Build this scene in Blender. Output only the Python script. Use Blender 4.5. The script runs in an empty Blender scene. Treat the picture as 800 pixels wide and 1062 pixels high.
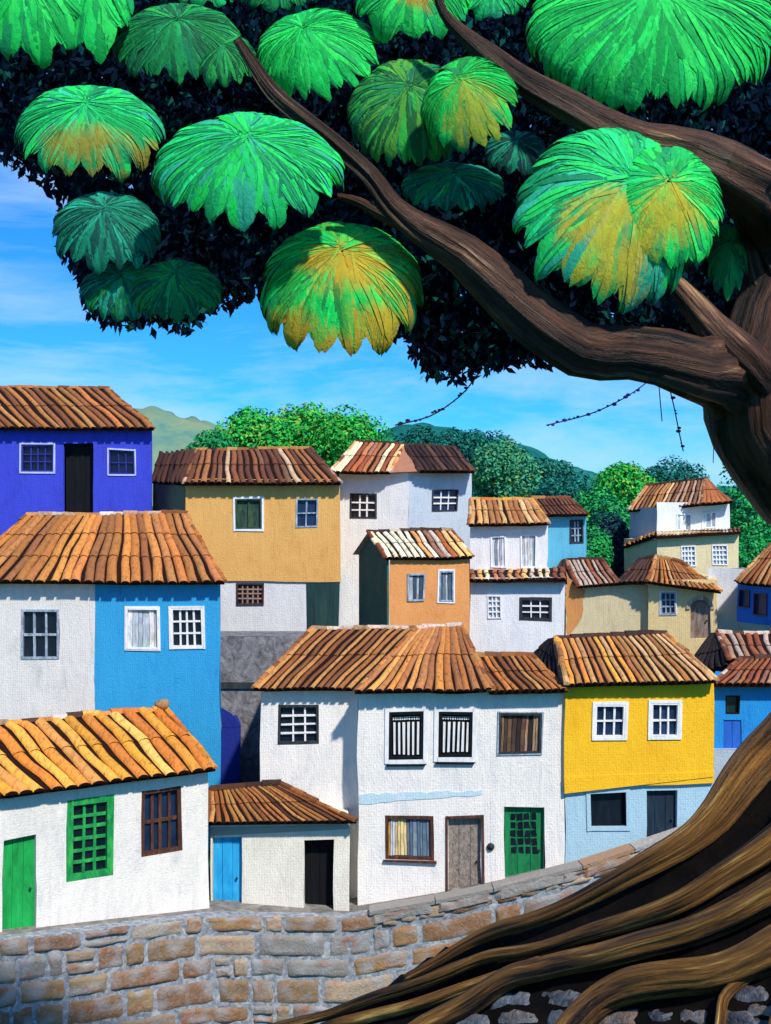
import bpy, math, random
from mathutils import Vector, noise, Matrix
random.seed(7)
SC = bpy.context.scene
COL = SC.collection
R = math.radians
TQ = .66      # how near the great tree stands
F = 1300.0; CH = 12.0; CX = 400.0; CY = 531.0

# ------------------------------------------------------------------ camera, sky, sun
cam_d = bpy.data.cameras.new('camera'); cam = bpy.data.objects.new('camera', cam_d); COL.objects.link(cam)
cam.location = (0, 0, CH); cam.rotation_euler = (R(90), 0, 0)
cam_d.sensor_fit = 'HORIZONTAL'; cam_d.sensor_width = 36; cam_d.lens = 36*F/800
cam_d.clip_start = .1; cam_d.clip_end = 3000
SC.camera = cam
SUN_EL, SUN_AZ = 47.5, 30.0       # azimuth to the right of straight behind the camera
w = bpy.data.worlds.new('World'); SC.world = w; w.use_nodes = True
nt = w.node_tree; N = nt.nodes; L = nt.links; N.clear()
out = N.new('ShaderNodeOutputWorld'); bg = N.new('ShaderNodeBackground'); bg.inputs[1].default_value = .13
sky = N.new('ShaderNodeTexSky'); sky.sky_type = 'NISHITA'; sky.sun_disc = False
sky.sun_elevation = R(SUN_EL); sky.sun_rotation = R(180-SUN_AZ); sky.air_density = 1.0; sky.dust_density = .0; sky.ozone_density = 4.0
tc = N.new('ShaderNodeTexCoord')
mp = N.new('ShaderNodeMapping'); mp.inputs['Scale'].default_value = (2.0, 2.0, 8.0); mp.inputs['Location'].default_value = (.6, .2, .35)
nz = N.new('ShaderNodeTexNoise'); nz.inputs['Scale'].default_value = 1.6; nz.inputs['Detail'].default_value = 7; nz.inputs['Roughness'].default_value = .62; nz.inputs['Distortion'].default_value = .5
rmp = N.new('ShaderNodeValToRGB'); rmp.color_ramp.elements[0].position = .46; rmp.color_ramp.elements[1].position = .72
rmp.color_ramp.elements[1].color = (.75, .75, .75, 1)
tint = N.new('ShaderNodeMix'); tint.data_type = 'RGBA'; tint.blend_type = 'MULTIPLY'; tint.inputs[0].default_value = 1
tint.inputs[7].default_value = (.10, .54, .98, 1)
cl = N.new('ShaderNodeMix'); cl.data_type = 'RGBA'; cl.inputs[7].default_value = (3.6, 5.0, 6.2, 1)
L.new(tc.outputs['Generated'], mp.inputs[0]); L.new(mp.outputs[0], nz.inputs[0]); L.new(nz.outputs[0], rmp.inputs[0])
L.new(sky.outputs[0], tint.inputs[6]); L.new(tint.outputs[2], cl.inputs[6]); L.new(rmp.outputs[0], cl.inputs[0])
L.new(cl.outputs[2], bg.inputs[0]); L.new(bg.outputs[0], out.inputs[0])
sd = bpy.data.lights.new('sun', 'SUN'); sd.energy = 4.0; sd.angle = R(2.5); sd.color = (1, .91, .80)
so = bpy.data.objects.new('sun', sd); COL.objects.link(so)
ddir = Vector((-math.sin(R(SUN_AZ))*math.cos(R(SUN_EL)), math.cos(R(SUN_AZ))*math.cos(R(SUN_EL)), -math.sin(R(SUN_EL))))
so.rotation_euler = ddir.to_track_quat('-Z', 'Y').to_euler(); so.location = (10, -20, 40)
SC.view_settings.view_transform = 'Standard'; SC.view_settings.look = 'None'
SC.view_settings.exposure = .36; SC.view_settings.gamma = 1
SC.cycles.max_bounces = 5; SC.cycles.diffuse_bounces = 3

# ------------------------------------------------------------------ helpers
def lin(h, k=1.0):
    h = h.lstrip('#'); o = []
    for i in (0, 2, 4):
        c = int(h[i:i+2], 16)/255
        o.append((c/12.92 if c <= .04045 else ((c+.055)/1.055)**2.4)*k)
    return tuple(o)
def P(px, py, Y): return Vector(((px-CX)/F*Y, Y, CH-(py-CY)/F*Y))
def nz3(p, s, seed=0.0): return noise.noise(Vector((p[0]*s+seed, p[1]*s-seed*1.7, p[2]*s+seed*.6)))
def wob(p):
    v = Vector(p)
    return v + Vector((nz3(v, .9, 3.1), 0, nz3(v, .8, 9.7)))*.045 + Vector((nz3(v, 3.2, 1.1), 0, nz3(v, 3.1, 5.7)))*.014

class MB:
    def __init__(s): s.v = []; s.f = []; s.c = []; s.m = []; s.uv = []
    def vert(s, p, c=(1, 1, 1), uv=(0, 0)): s.v.append(Vector(p)); s.c.append(c); s.uv.append(uv); return len(s.v)-1
    def face(s, ids, m=0): s.f.append(tuple(ids)); s.m.append(m)
    def poly(s, pts, c=(1, 1, 1), m=0): s.face([s.vert(p, c) for p in pts], m)
    def hexa(s, a, c=(1, 1, 1), m=0):       # a: 4 bottom + 4 top
        i = [s.vert(p, c) for p in a]
        for q in ((3, 2, 1, 0), (4, 5, 6, 7), (0, 1, 5, 4), (1, 2, 6, 5), (2, 3, 7, 6), (3, 0, 4, 7)): s.face([i[k] for k in q], m)
    def build(s, name, mats, parent=None, loc=None, wobble=False, smooth=False):
        if not isinstance(mats, (list, tuple)): mats = [mats]
        base = Vector((0, 0, 0))
        if parent is not None:
            q = parent
            while q is not None: base = base + Vector(q.location); q = q.parent
        if loc is not None: base = Vector(loc)
        me = bpy.data.meshes.new(name)
        vs = [(wob(p) if wobble else p) - base for p in s.v]
        me.from_pydata([tuple(p) for p in vs], [], s.f)
        for m in mats: me.materials.append(m)
        me.polygons.foreach_set('material_index', s.m)
        if smooth: me.polygons.foreach_set('use_smooth', [True]*len(s.f))
        a = me.color_attributes.new('Col', 'FLOAT_COLOR', 'POINT')
        fl = []
        for c in s.c: fl += [c[0], c[1], c[2], 1.0]
        a.data.foreach_set('color', fl)
        ul = me.uv_layers.new(name='UVMap'); idx = [0]*len(me.loops); me.loops.foreach_get('vertex_index', idx)
        fl = []
        for k in idx: fl += s.uv[k]
        ul.data.foreach_set('uv', fl)
        me.update()
        o = bpy.data.objects.new(name, me); COL.objects.link(o)
        if parent is not None: o.parent = parent
        if loc is not None: o.location = loc
        return o
def tag(o, label=None, cat=None, group=None, kind=None):
    if label: o['label'] = label
    if cat: o['category'] = cat
    if group: o['group'] = group
    if kind: o['kind'] = kind
    return o
def empty(name, loc, label, cat, group=None):
    o = bpy.data.objects.new(name, None); COL.objects.link(o); o.location = loc; o.empty_display_size = .3
    return tag(o, label, cat, group)
def jit(c, a): 
    k = 1+random.uniform(-a, a); return tuple(max(0, x*k*(1+random.uniform(-a*.3, a*.3))) for x in c)
def mixc(a, b, t): return tuple(x*(1-t)+y*t for x, y in zip(a, b))

# ------------------------------------------------------------------ materials
def base_mat(name, rough=.85, spec=.25):
    m = bpy.data.materials.new(name); m.use_nodes = True
    b = m.node_tree.nodes['Principled BSDF']; b.inputs['Roughness'].default_value = rough
    b.inputs['Specular IOR Level'].default_value = spec
    return m, m.node_tree.nodes, m.node_tree.links, b
def mth(N, L, op, a, b=None):
    n = N.new('ShaderNodeMath'); n.operation = op
    for i, x in enumerate((a, b)):
        if x is None: continue
        if isinstance(x, (int, float)): n.inputs[i].default_value = x
        else: L.new(x, n.inputs[i])
    return n.outputs[0]
def noise_n(N, L, vec, sc, scale=(1, 1, 1), det=4, rough=.6, dist=0, rot=(0, 0, 0)):
    mp = N.new('ShaderNodeMapping'); mp.inputs['Scale'].default_value = scale; mp.inputs['Rotation'].default_value = rot
    L.new(vec, mp.inputs[0]); n = N.new('ShaderNodeTexNoise'); n.inputs['Scale'].default_value = sc
    n.inputs['Detail'].default_value = det; n.inputs['Roughness'].default_value = rough; n.inputs['Distortion'].default_value = dist
    L.new(mp.outputs[0], n.inputs[0]); return n.outputs[0]
def ramp(N, L, fac, stops):
    r = N.new('ShaderNodeValToRGB'); e = r.color_ramp.elements
    e[0].position, e[0].color = stops[0][0], (*stops[0][1], 1); e[1].position, e[1].color = stops[-1][0], (*stops[-1][1], 1)
    for p, c in stops[1:-1]: x = e.new(p); x.color = (*c, 1)
    L.new(fac, r.inputs[0]); return r.outputs[0]
def bump(N, L, b, h, strength, dist=.02):
    n = N.new('ShaderNodeBump'); n.inputs['Strength'].default_value = strength; n.inputs['Distance'].default_value = dist
    L.new(h, n.inputs['Height']); L.new(n.outputs[0], b.inputs['Normal'])
_pl = {}
def plaster(col, dirt=None, amt=.5, weave=1.0, key=None):
    k = (col, dirt, amt, weave)
    if k in _pl: return _pl[k]
    m, N, L, b = base_mat('plaster', .82, .3)
    g = N.new('ShaderNodeNewGeometry'); v = g.outputs['Position']
    n1 = noise_n(N, L, v, 1.3, (1, 1, .8), 5, .65, .6)
    n2 = noise_n(N, L, v, 5.5, (1, 1, .22), 6, .75, 1.0)          # brushed strokes
    n3 = noise_n(N, L, v, 30, (1, 1, .5), 3, .7, .5)
    d = dirt or mixc(col, (.25, .28, .33), .35)
    mid = mixc(col, d, .12)
    lt = tuple(min(1, x*1.06+.004) for x in col)
    f = mth(N, L, 'ADD', mth(N, L, 'MULTIPLY', n1, .45), mth(N, L, 'MULTIPLY', n2, .55))
    c = ramp(N, L, f, [(.34, mixc(col, d, amt)), (.46, mid), (.54, col), (.68, lt)])
    L.new(c, b.inputs['Base Color'])
    # woven, ribbed coat: fine vertical and horizontal ribs
    sx = N.new('ShaderNodeSeparateXYZ'); L.new(v, sx.inputs[0])
    wx = mth(N, L, 'SINE', mth(N, L, 'ADD', mth(N, L, 'MULTIPLY', sx.outputs[0], 112.0), mth(N, L, 'MULTIPLY', n1, 5)))
    wz = mth(N, L, 'SINE', mth(N, L, 'ADD', mth(N, L, 'MULTIPLY', sx.outputs[2], 112.0), mth(N, L, 'MULTIPLY', n1, 5)))
    wv = mth(N, L, 'MULTIPLY', mth(N, L, 'ADD', mth(N, L, 'MULTIPLY', wx, 1.0), mth(N, L, 'MULTIPLY', wz, .4)), .075*weave)
    h = mth(N, L, 'ADD', mth(N, L, 'ADD', mth(N, L, 'MULTIPLY', n2, 1.6), mth(N, L, 'MULTIPLY', n3, 1.3)), wv)
    bump(N, L, b, h, .55, .03)
    _pl[k] = m; return m
def strokes(name, cols, sc=6, stretch=(1, 1, .15), rough=.7, spec=.3, bs=.6):
    m, N, L, b = base_mat(name, rough, spec)
    g = N.new('ShaderNodeNewGeometry'); v = g.outputs['Position']
    n = noise_n(N, L, v, sc, stretch, 5, .7, .8)
    k = len(cols); st = [(.3+.4*i/(max(1, k-1)), c) for i, c in enumerate(cols)]
    L.new(ramp(N, L, n, st), b.inputs['Base Color']); bump(N, L, b, n, bs, .03)
    return m
def vcol(name, var=.5, sc=9, stretch=(1, 1, 1), rough=.75, spec=.25, bs=.5, bd=.03, dark=(.02, .012, .01)):
    m, N, L, b = base_mat(name, rough, spec)
    a = N.new('ShaderNodeVertexColor'); a.layer_name = 'Col'
    g = N.new('ShaderNodeNewGeometry'); v = g.outputs['Position']
    n = noise_n(N, L, v, sc, stretch, 5, .7, .7)
    mx = N.new('ShaderNodeMix'); mx.data_type = 'RGBA'; mx.inputs[7].default_value = (*dark, 1)
    L.new(a.outputs[0], mx.inputs[6])
    fr = ramp(N, L, n, [(.32, (var,)*3), (.52, (0,)*3)])
    L.new(fr, mx.inputs[0]); L.new(mx.outputs[2], b.inputs['Base Color'])
    bump(N, L, b, n, bs, bd); return m
M_tile = vcol('clay_tile', .6, 15, (1, .35, .35), .7, .3, .8, .03, (.06, .022, .012))
M_gap = strokes('tile_gap', [lin('#0d0a0a'), lin('#2a1610'), lin('#120c0b')], 8, (1, 1, .4), .9, .1)
M_leaf = vcol('leaf', .3, 26, (1, 1, .5), .7, .2, .8, .015, (.0, .09, .04))
M_dleaf = vcol('shaded_leaf', .5, 14, (1, 1, 1), .9, .02, .3, .01, (.001, .003, .008))
M_stone = vcol('stone', .85, 13, (1, 1, 1), .9, .2, 1.0, .04, (.26, .27, .28))
def glass(col, spec=.5):
    return strokes('window_glass', [tuple(x*.6 for x in col), col, tuple(x*1.7+.004 for x in col)], 5, (1, 1, .3), .35, spec, .3)
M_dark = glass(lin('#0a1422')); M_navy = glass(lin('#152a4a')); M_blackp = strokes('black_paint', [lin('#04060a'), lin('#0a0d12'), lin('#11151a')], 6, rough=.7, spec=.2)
M_white = plaster(lin('#ebe8e0'), lin('#8a94a4'), .45)
M_offw = strokes('white_paint', [lin('#c9d2da'), lin('#e6e8ea'), lin('#f0f0f0')], 9, (1, 1, .4))
M_greyblue = strokes('grey_blue_paint', [lin('#5a6f80'), lin('#8da0b2'), lin('#c2cfdb')], 9, (1, 1, .4))
M_brown = strokes('brown_wood', [lin('#2a1712'), lin('#4a2c22'), lin('#6a4634')], 12, (1, 1, .2))
M_metal = strokes('dark_metal', [lin('#14181c'), lin('#2a3036'), lin('#3c4248')], 12)

def bark(name, dark, mid, light, rough=.55):
    m, N, L, b = base_mat(name, rough, .35)
    uv = N.new('ShaderNodeUVMap'); uv.uv_map = 'UVMap'
    n = noise_n(N, L, uv.outputs[0], 1.0, (13, 1.1, 1), 7, .72, .9)
    n2 = noise_n(N, L, uv.outputs[0], 1.0, (44, 2.6, 1), 5, .7, .4)
    n3 = noise_n(N, L, uv.outputs[0], 1.0, (5, .9, 1), 3, .6, .3)
    f = mth(N, L, 'ADD', mth(N, L, 'ADD', mth(N, L, 'MULTIPLY', n, .42), mth(N, L, 'MULTIPLY', n2, .2)), mth(N, L, 'MULTIPLY', n3, .38))
    L.new(ramp(N, L, f, [(.43, dark), (.49, mixc(dark, mid, .45)), (.55, mid), (.63, light)]), b.inputs['Base Color'])
    bump(N, L, b, f, 1.0, .16); return m
M_bark = bark('bark', lin('#0c0706'), lin('#5e3e2c'), lin('#c49a74'))
M_root = bark('root_bark', lin('#0e0706'), lin('#9c6c2e'), lin('#f2cc78'))

# ------------------------------------------------------------------ facades, windows, doors, roofs
class Fac:
    """A vertical facade plane from the plan point under pixel (pl, depth Yl) to (pr, Yr)."""
    def __init__(s, pl, Yl, pr, Yr):
        s.a = Vector(((pl-CX)/F*Yl, Yl, 0)); s.b = Vector(((pr-CX)/F*Yr, Yr, 0))
        s.w = (s.b-s.a).length; s.u = (s.b-s.a)/s.w; s.n = Vector((s.u.y, -s.u.x, 0))
    def pt(s, u, z, d=0): return s.a + s.u*u + s.n*d + Vector((0, 0, z))
    def uz(s, px, py):
        r = Vector(((px-CX)/F, 1.0)); a, u = s.a, s.u      # a + u k = r t
        det = u.x*(-r.y)+r.x*u.y; k = (-a.x*(-r.y) - r.x*a.y)/det
        t = (a.y+u.y*k)/r.y
        return k, CH-(py-CY)/F*t
    def rect(s, x0, y0, x1, y1):
        a = s.uz(x0, y0); b = s.uz(x1, y0); c = s.uz(x0, y1); d = s.uz(x1, y1)
        return ((a[0]+c[0])/2, (b[0]+d[0])/2, (c[1]+d[1])/2, (a[1]+b[1])/2)
def fbox(mb, fc, u0, u1, z0, z1, d0, d1, c=(1, 1, 1), m=0, j=0):
    J = lambda: random.uniform(-j, j)
    q = [(u0+J(), z0+J()), (u1+J(), z0+J()), (u1+J(), z1+J()), (u0+J(), z1+J())]
    mb.hexa([fc.pt(u, z, d0) for u, z in q]+[fc.pt(u, z, d1) for u, z in q], c, m)
def wall(parent, fc, zb, zt, depth, mat, rects=(), side=None, name='wall', rec=.12, label=None, slopeb=None):
    mb = MB()
    us = sorted(set([0, fc.w]+[x for r in rects for x in r[:2]])); zs = sorted(set([zb, zt]+[x for r in rects for x in r[2:]]))
    def fill(a):
        o = []
        for x, y in zip(a, a[1:]):
            k = max(1, int((y-x)/.45)); o += [x+(y-x)*i/k for i in range(k)]
        return o+[a[-1]]
    us, zs = fill(us), fill(zs); ids = {}
    def V(i, j):
        if (i, j) not in ids: ids[i, j] = mb.vert(fc.pt(us[i], zs[j]))
        return ids[i, j]
    for i in range(len(us)-1):
        for j in range(len(zs)-1):
            cu, cz = (us[i]+us[i+1])/2, (zs[j]+zs[j+1])/2
            if any(r[0] < cu < r[1] and r[2] < cz < r[3] for r in rects): continue
            mb.face((V(i, j), V(i+1, j), V(i+1, j+1), V(i, j+1)))
    for u0, u1, z0, z1 in rects:
        for a, b in (((u0, z0), (u1, z0)), ((u1, z0), (u1, z1)), ((u1, z1), (u0, z1)), ((u0, z1), (u0, z0))):
            mb.poly([fc.pt(*a), fc.pt(*b), fc.pt(*b, -rec-.03), fc.pt(*a, -rec-.03)])
    A, B = 0, fc.w
    def sidef(u, rev, m):
        k = 6; h = 6
        for i in range(k):
            for j in range(h):
                d0, d1 = -depth*i/k, -depth*(i+1)/k; z0, z1 = zb+(zt-zb)*j/h, zb+(zt-zb)*(j+1)/h
                q = [fc.pt(u, z0, d0), fc.pt(u, z0, d1), fc.pt(u, z1, d1), fc.pt(u, z1, d0)]
                mb.poly(q if rev else q[::-1], m=m)
    def back(u, d):
        p = fc.pt(u, 0); q = fc.pt(u, 0, -depth)
        if (fc.u if u > 0 else -fc.u).dot(Vector((-p.x, -p.y, 0))) > 0 and not (side and u == 0):
            r = Vector((p.x, p.y, 0))*(1+(depth)/p.y*1.0); r += fc.u*(-.05 if u > 0 else .05); q = Vector((r.x, r.y, 0))
        return p.lerp(q, d/depth)
    Z_ = lambda p, z: Vector((p.x, p.y, z))
    def sidef(u, rev, m):
        k = 6; h = 6
        for i in range(k):
            for j in range(h):
                a, b = back(u, depth*i/k), back(u, depth*(i+1)/k); z0, z1 = zb+(zt-zb)*j/h, zb+(zt-zb)*(j+1)/h
                q = [Z_(a, z0), Z_(b, z0), Z_(b, z1), Z_(a, z1)]
                mb.poly(q if rev else q[::-1], m=m)
    sidef(A, False, 1 if side else 0); sidef(B, True, 1 if side else 0)
    bA, bB = back(A, depth), back(B, depth)
    mb.poly([Z_(bB, zb), Z_(bA, zb), Z_(bA, zt), Z_(bB, zt)])
    mb.poly([fc.pt(A, zt), fc.pt(B, zt), Z_(bB, zt), Z_(bA, zt)])
    mats = [mat]+([side] if side else [])
    o = mb.build(name, mats, parent, wobble=True)
    if label: o['label'] = label
    return o
def window(parent, fc, px, kind='grid', frame=None, pane=None, bars=None, nx=3, ny=3, fw=.06, bw=.022, trim=None, tw=.07, sill=None, rec=.12, label=None, grid_z=1.0, pal=None):
    u0, u1, z0, z1 = fc.rect(*px)
    frame = frame or M_offw; pane = pane or M_dark
    f = MB(); rz = -rec
    for a in ((u0, u0+fw, z0, z1), (u1-fw, u1, z0, z1), (u0+fw, u1-fw, z0, z0+fw), (u0+fw, u1-fw, z1-fw, z1)):
        fbox(f, fc, *a, rz+.005, rz+.10 if rec > .05 else .03, j=.004)
    iu0, iu1, iz0, iz1 = u0+fw, u1-fw, z0+fw, z1-fw
    same = bars is None
    g = f if same else MB()
    if kind == 'grid':
        for i in range(1, nx):
            x = iu0+(iu1-iu0)*i/nx+random.uniform(-.012, .012); fbox(g, fc, x-bw, x+bw, iz0, iz1, rz+.004, rz+.05, j=.006)
        for i in range(1, ny):
            z = iz0+(iz1-iz0)*i/ny+random.uniform(-.012, .012); fbox(g, fc, iu0, iu1, z-bw, z+bw, rz+.006, rz+.058, j=.006)
    elif kind == 'bars':
        for i in range(nx):
            x = iu0+(iu1-iu0)*(i+.5)/nx; fbox(g, fc, x-bw, x+bw, iz0+.04, iz1-.17, rz+.004, rz+.05, j=.006)
        for i in range(12):
            for zz in ((iz1-.06, iz1-.1) if True else ()):
                x = iu0+(iu1-iu0)*(i+.5)/12; fbox(g, fc, x-.016, x+.016, zz-.011, zz+.011, rz+.004, rz+.04, j=.005)
    fo = f.build('window', frame, parent, wobble=True)
    if label: fo['label'] = label
    if not same: g.build('grille', bars, fo, wobble=True)
    if kind in ('planks', 'curtain'):
        pb = MB(); k = nx; x = iu0
        ws = [random.uniform(.7, 1.4) for _ in range(k)]; t = sum(ws)
        for i in range(k):
            x2 = x+(iu1-iu0)*ws[i]/t; c = jit(random.choice(pal), .15)
            off = random.uniform(.0, .03)
            n = 5
            for q in range(n):          # gently uneven strips
                a = iz0+(iz1-iz0)*q/n; b = iz0+(iz1-iz0)*(q+1)/n
                pb.hexa([fc.pt(x+.004, a, rz), fc.pt(x2-.004, a, rz), fc.pt(x2-.004, b, rz), fc.pt(x+.004, b, rz)] +
                        [fc.pt(x+.006, a, rz+.02+off), fc.pt(x2-.006, a, rz+.02+off), fc.pt(x2-.006, b, rz+.02+off), fc.pt(x+.006, b, rz+.02+off)], jit(c, .18))
            x = x2
        pb.build('shutter' if kind == 'planks' else 'curtain', vcol(kind, .45, 14, (1, 1, .2)), fo, wobble=True)
    pm = MB(); fbox(pm, fc, u0+.002, u1-.002, z0+.002, z1-.002, rz-.03, rz); pm.build('pane', pane, fo, wobble=True)
    if trim:
        t = MB()
        for a in ((u0-tw, u0, z0-tw, z1+tw), (u1, u1+tw, z0-tw, z1+tw), (u0, u1, z0-tw, z0), (u0, u1, z1, z1+tw)):
            fbox(t, fc, *a, -.01, .028, j=.006)
        t.build('trim', trim, fo, wobble=True)
    if sill:
        t = MB(); fbox(t, fc, u0-.05, u1+.05, z0-tw*(1 if trim else 0)-.045, z0-tw*(1 if trim else 0)-.004, -.01, .07, j=.005); t.build('sill', sill, fo, wobble=True)
    return fo
def door(parent, fc, px, mat, planks=4, rec=.12, frame=None, glazed=None, handle=True, label=None, round_top=0):
    u0, u1, z0, z1 = fc.rect(*px); d = MB(); n = planks; rz = -rec
    for i in range(n):
        a = u0+(u1-u0)*i/n; b = u0+(u1-u0)*(i+1)/n
        fbox(d, fc, a+.005, b-.005, z0, z1, rz-.02, rz+random.uniform(.0, .012), j=.003)
    fbox(d, fc, u0, u1, z0, z1, rz-.06, rz-.012)
    do = d.build('door', mat, parent, wobble=True)
    if label: do['label'] = label
    if glazed:
        nx, ny, fr, zlo = glazed
        g = MB(); a, b = u0+(u1-u0)*.16, u1-(u1-u0)*.16; lo, hi = z0+(z1-z0)*zlo, z1-(z1-z0)*.08
        for i in range(nx):
            for j in range(ny):
                fbox(g, fc, a+(b-a)*i/nx+.02, a+(b-a)*(i+1)/nx-.02, lo+(hi-lo)*j/ny+.02, lo+(hi-lo)*(j+1)/ny-.02, rz+.01, rz+.022, j=.014)
        g.build('pane', M_dark, do, wobble=True)
    if frame:
        f = MB()
        for q in ((u0-.05, u0, z0, z1+.05), (u1, u1+.05, z0, z1+.05), (u0, u1, z1, z1+.05)): fbox(f, fc, *q, -.02, .03, j=.006)
        f.build('door_frame', frame, do, wobble=True)
    if handle:
        h = MB(); ball(h, fc.pt(u1-.1, z0+(z1-z0)*.46, rz+.045), .028, (1, 1, 1)); h.build('handle', M_metal, do, smooth=True)
    return do
def ball(mb, c, r, col, n=8, k=5, sq=(1, 1, 1), disp=0, sd=0):
    ids = []
    for j in range(k+1):
        row = []
        for i in range(n):
            th = math.pi*j/k; ph = 2*math.pi*i/n
            d = Vector((math.sin(th)*math.cos(ph), math.sin(th)*math.sin(ph), math.cos(th)))
            rr = r*(1+disp*nz3(d, 1.7, sd)); row.append(mb.vert(Vector(c)+Vector((d.x*sq[0], d.y*sq[1], d.z*sq[2]))*rr, col))
        ids.append(row)
    for j in range(k):
        for i in range(n): mb.face((ids[j][i], ids[j+1][i], ids[j+1][(i+1) % n], ids[j][(i+1) % n]))
ORANGE = [lin(x) for x in ('#c47a3e', '#b47034', '#d0944e', '#a06632', '#8a5834', '#c6843e', '#a87040')]
GOLD = [lin(x) for x in ('#e0a444', '#d98c38', '#c8742c', '#e4b05c', '#d0902f', '#c98d48')]
BROWN = [lin(x) for x in ('#9a6234', '#8a5228', '#a8743c', '#6e4426', '#b8844a', '#7c4a26')]
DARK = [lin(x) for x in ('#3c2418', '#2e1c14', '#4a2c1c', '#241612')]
STRIPE = [lin(x) for x in ('#d9a05c', '#e8d8bc', '#a85c30', '#e0b070', '#8a4828', '#e6cfa4')]
RED = [lin(x) for x in ('#7e4028', '#bcaa98', '#6a3422', '#945030', '#a87858', '#704028')]
TAN = [lin(x) for x in ('#c49a64', '#a87a48', '#d8b07a', '#9a6c3e', '#b88a58')]
def roof(parent, e0, e1, r1, r0, n, pal, nt=7, left='roof', right='roof', wallm=None, rp=None, fillw=.65, slab=.07, ridge=True, label=None, back=True, dots=True, gap=None, wav=.02):
    """tiled slope: eave left/right, ridge right/left as 3D points."""
    e0, e1, r1, r0 = map(Vector, (e0, e1, r1, r0))
    S = lambda s, t: (e0*(1-s)+e1*s)*(1-t)+(r0*(1-s)+r1*s)*t
    nt = max(2, int(nt*.42)); n = int(n*1.12); mb = MB(); nrm = (e1-e0).cross(r0-e0+r1-e1).normalized()
    if nrm.z < 0: nrm = -nrm
    # slab
    K = 8
    for i in range(K):
        for j in range(4):
            q = [S((i+a)/K, (j+b)/4) for a, b in ((0, 0), (1, 0), (1, 1), (0, 1))]
            mb.poly(q, m=1)
            mb.poly([p-nrm*slab for p in q][::-1], m=1)
    for a, b in ((e0, e1), (e1, r1), (r0, e0)): mb.poly([a, a-nrm*slab, b-nrm*slab, b], m=1)
    if back:
        def mir(e, r): return Vector((2*r.x-e.x, 2*r.y-e.y, e.z))
        b0, b1 = mir(e0, r0), mir(e1, r1)
        if e1.x < 0 and b1.x > r1.x/r1.y*b1.y-.05: b1.x = r1.x/r1.y*b1.y-.05
        if e0.x > 0 and b0.x < r0.x/r0.y*b0.y+.05: b0.x = r0.x/r0.y*b0.y+.05
        mb.poly([r0, r1, b1, b0], random.choice(pal), 0)
        if left: mb.poly([e0-nrm*.01, r0-nrm*.01, b0], pal[0], 2 if left == 'wall' else 1)
        if right: mb.poly([e1-nrm*.01, b1, r1-nrm*.01], pal[0], 2 if right == 'wall' else 1)
    # barrel tiles
    wid = (e1-e0).length/n*fillw*.5; seg = 6
    for i in range(n):
        ph = random.uniform(0, 9); c0 = tuple(min(.9, x*1.18) for x in jit(random.choice(pal), .12))
        s0 = (i+.5)/n + random.uniform(-.12, .12)/n; wi = wid*random.uniform(.85, 1.15)
        for j in range(nt):
            ta, tb = j/nt-(.02 if j == 0 else 0.0), (j+1)/nt+.015
            col = jit(mixc(c0, random.choice(pal), .15), .08); rows = []
            for t, k, lift in ((ta, 1.0, .022), (ta+(tb-ta)*.35, .97, .016), (ta+(tb-ta)*.7, .95, .008), (tb, .92, .0)):
                so = s0+(.09*math.sin(t*5+i*.35)+.07*math.sin(t*9+ph))/n
                c = S(so, t); ds = (S(so+.01, t)-S(so-.01, t)).normalized(); r = wi*k*(.55+.45*((S(1, t)-S(0, t)).length/(e1-e0).length))
                rows.append([mb.vert(c+ds*r*math.cos(math.pi*q/seg)+nrm*(r*.62*math.sin(math.pi*q/seg)+lift), col) for q in range(seg+1)])
            for a, b in zip(rows, rows[1:]):
                for q in range(seg): mb.face((a[q], a[q+1], b[q+1], b[q]), 0)
            if j == 0 and dots:
                mb.face(rows[0][::-1], 1)  # dark cap paints the shade inside the open tile end
    o = mb.build('roof', [M_tile, gap or M_gap, wallm or M_gap], parent, wobble=True, smooth=False)
    for pl in o.data.polygons:
        if pl.material_index == 0: pl.use_smooth = True
    if label: o['label'] = label
    # ridge and verge caps
    if ridge:
        rb = MB(); rc = rp or pal
        def cap(a, b, r, cols, n2):
            ax = (b-a); 
            if ax.length < .1: return
            for i in range(n2):
                p, q = a+ax*(i/n2), a+ax*((i+1.12)/n2); d = (q-p).normalized(); sd = d.cross(Vector((0, 0, 1))).normalized(); up = sd.cross(d)
                col = jit(random.choice(cols), .2); rr = r*random.uniform(.85, 1.2); lf = random.uniform(0, .02); rs = []
                for pp, k in ((p, 1.0), (q, .85)):
                    rs.append([rb.vert(pp+sd*rr*k*math.cos(math.pi*h/5)+up*(rr*k*math.sin(math.pi*h/5)+lf-.02), col) for h in range(6)])
                for h in range(5): rb.face((rs[0][h], rs[0][h+1], rs[1][h+1], rs[1][h]))
                rb.face(rs[0]); rb.face(rs[1][::-1])
        cap(r0, r1, .10, rc, max(2, int((r1-r0).length/.32)))
        cap(e1, r1, .075, pal, max(2, int((r1-e1).length/.35)))
        cap(e0, r0, .075, pal, max(2, int((r0-e0).length/.35)))
        rb.build('ridge', M_tile, o, wobble=True)
    return o
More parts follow.
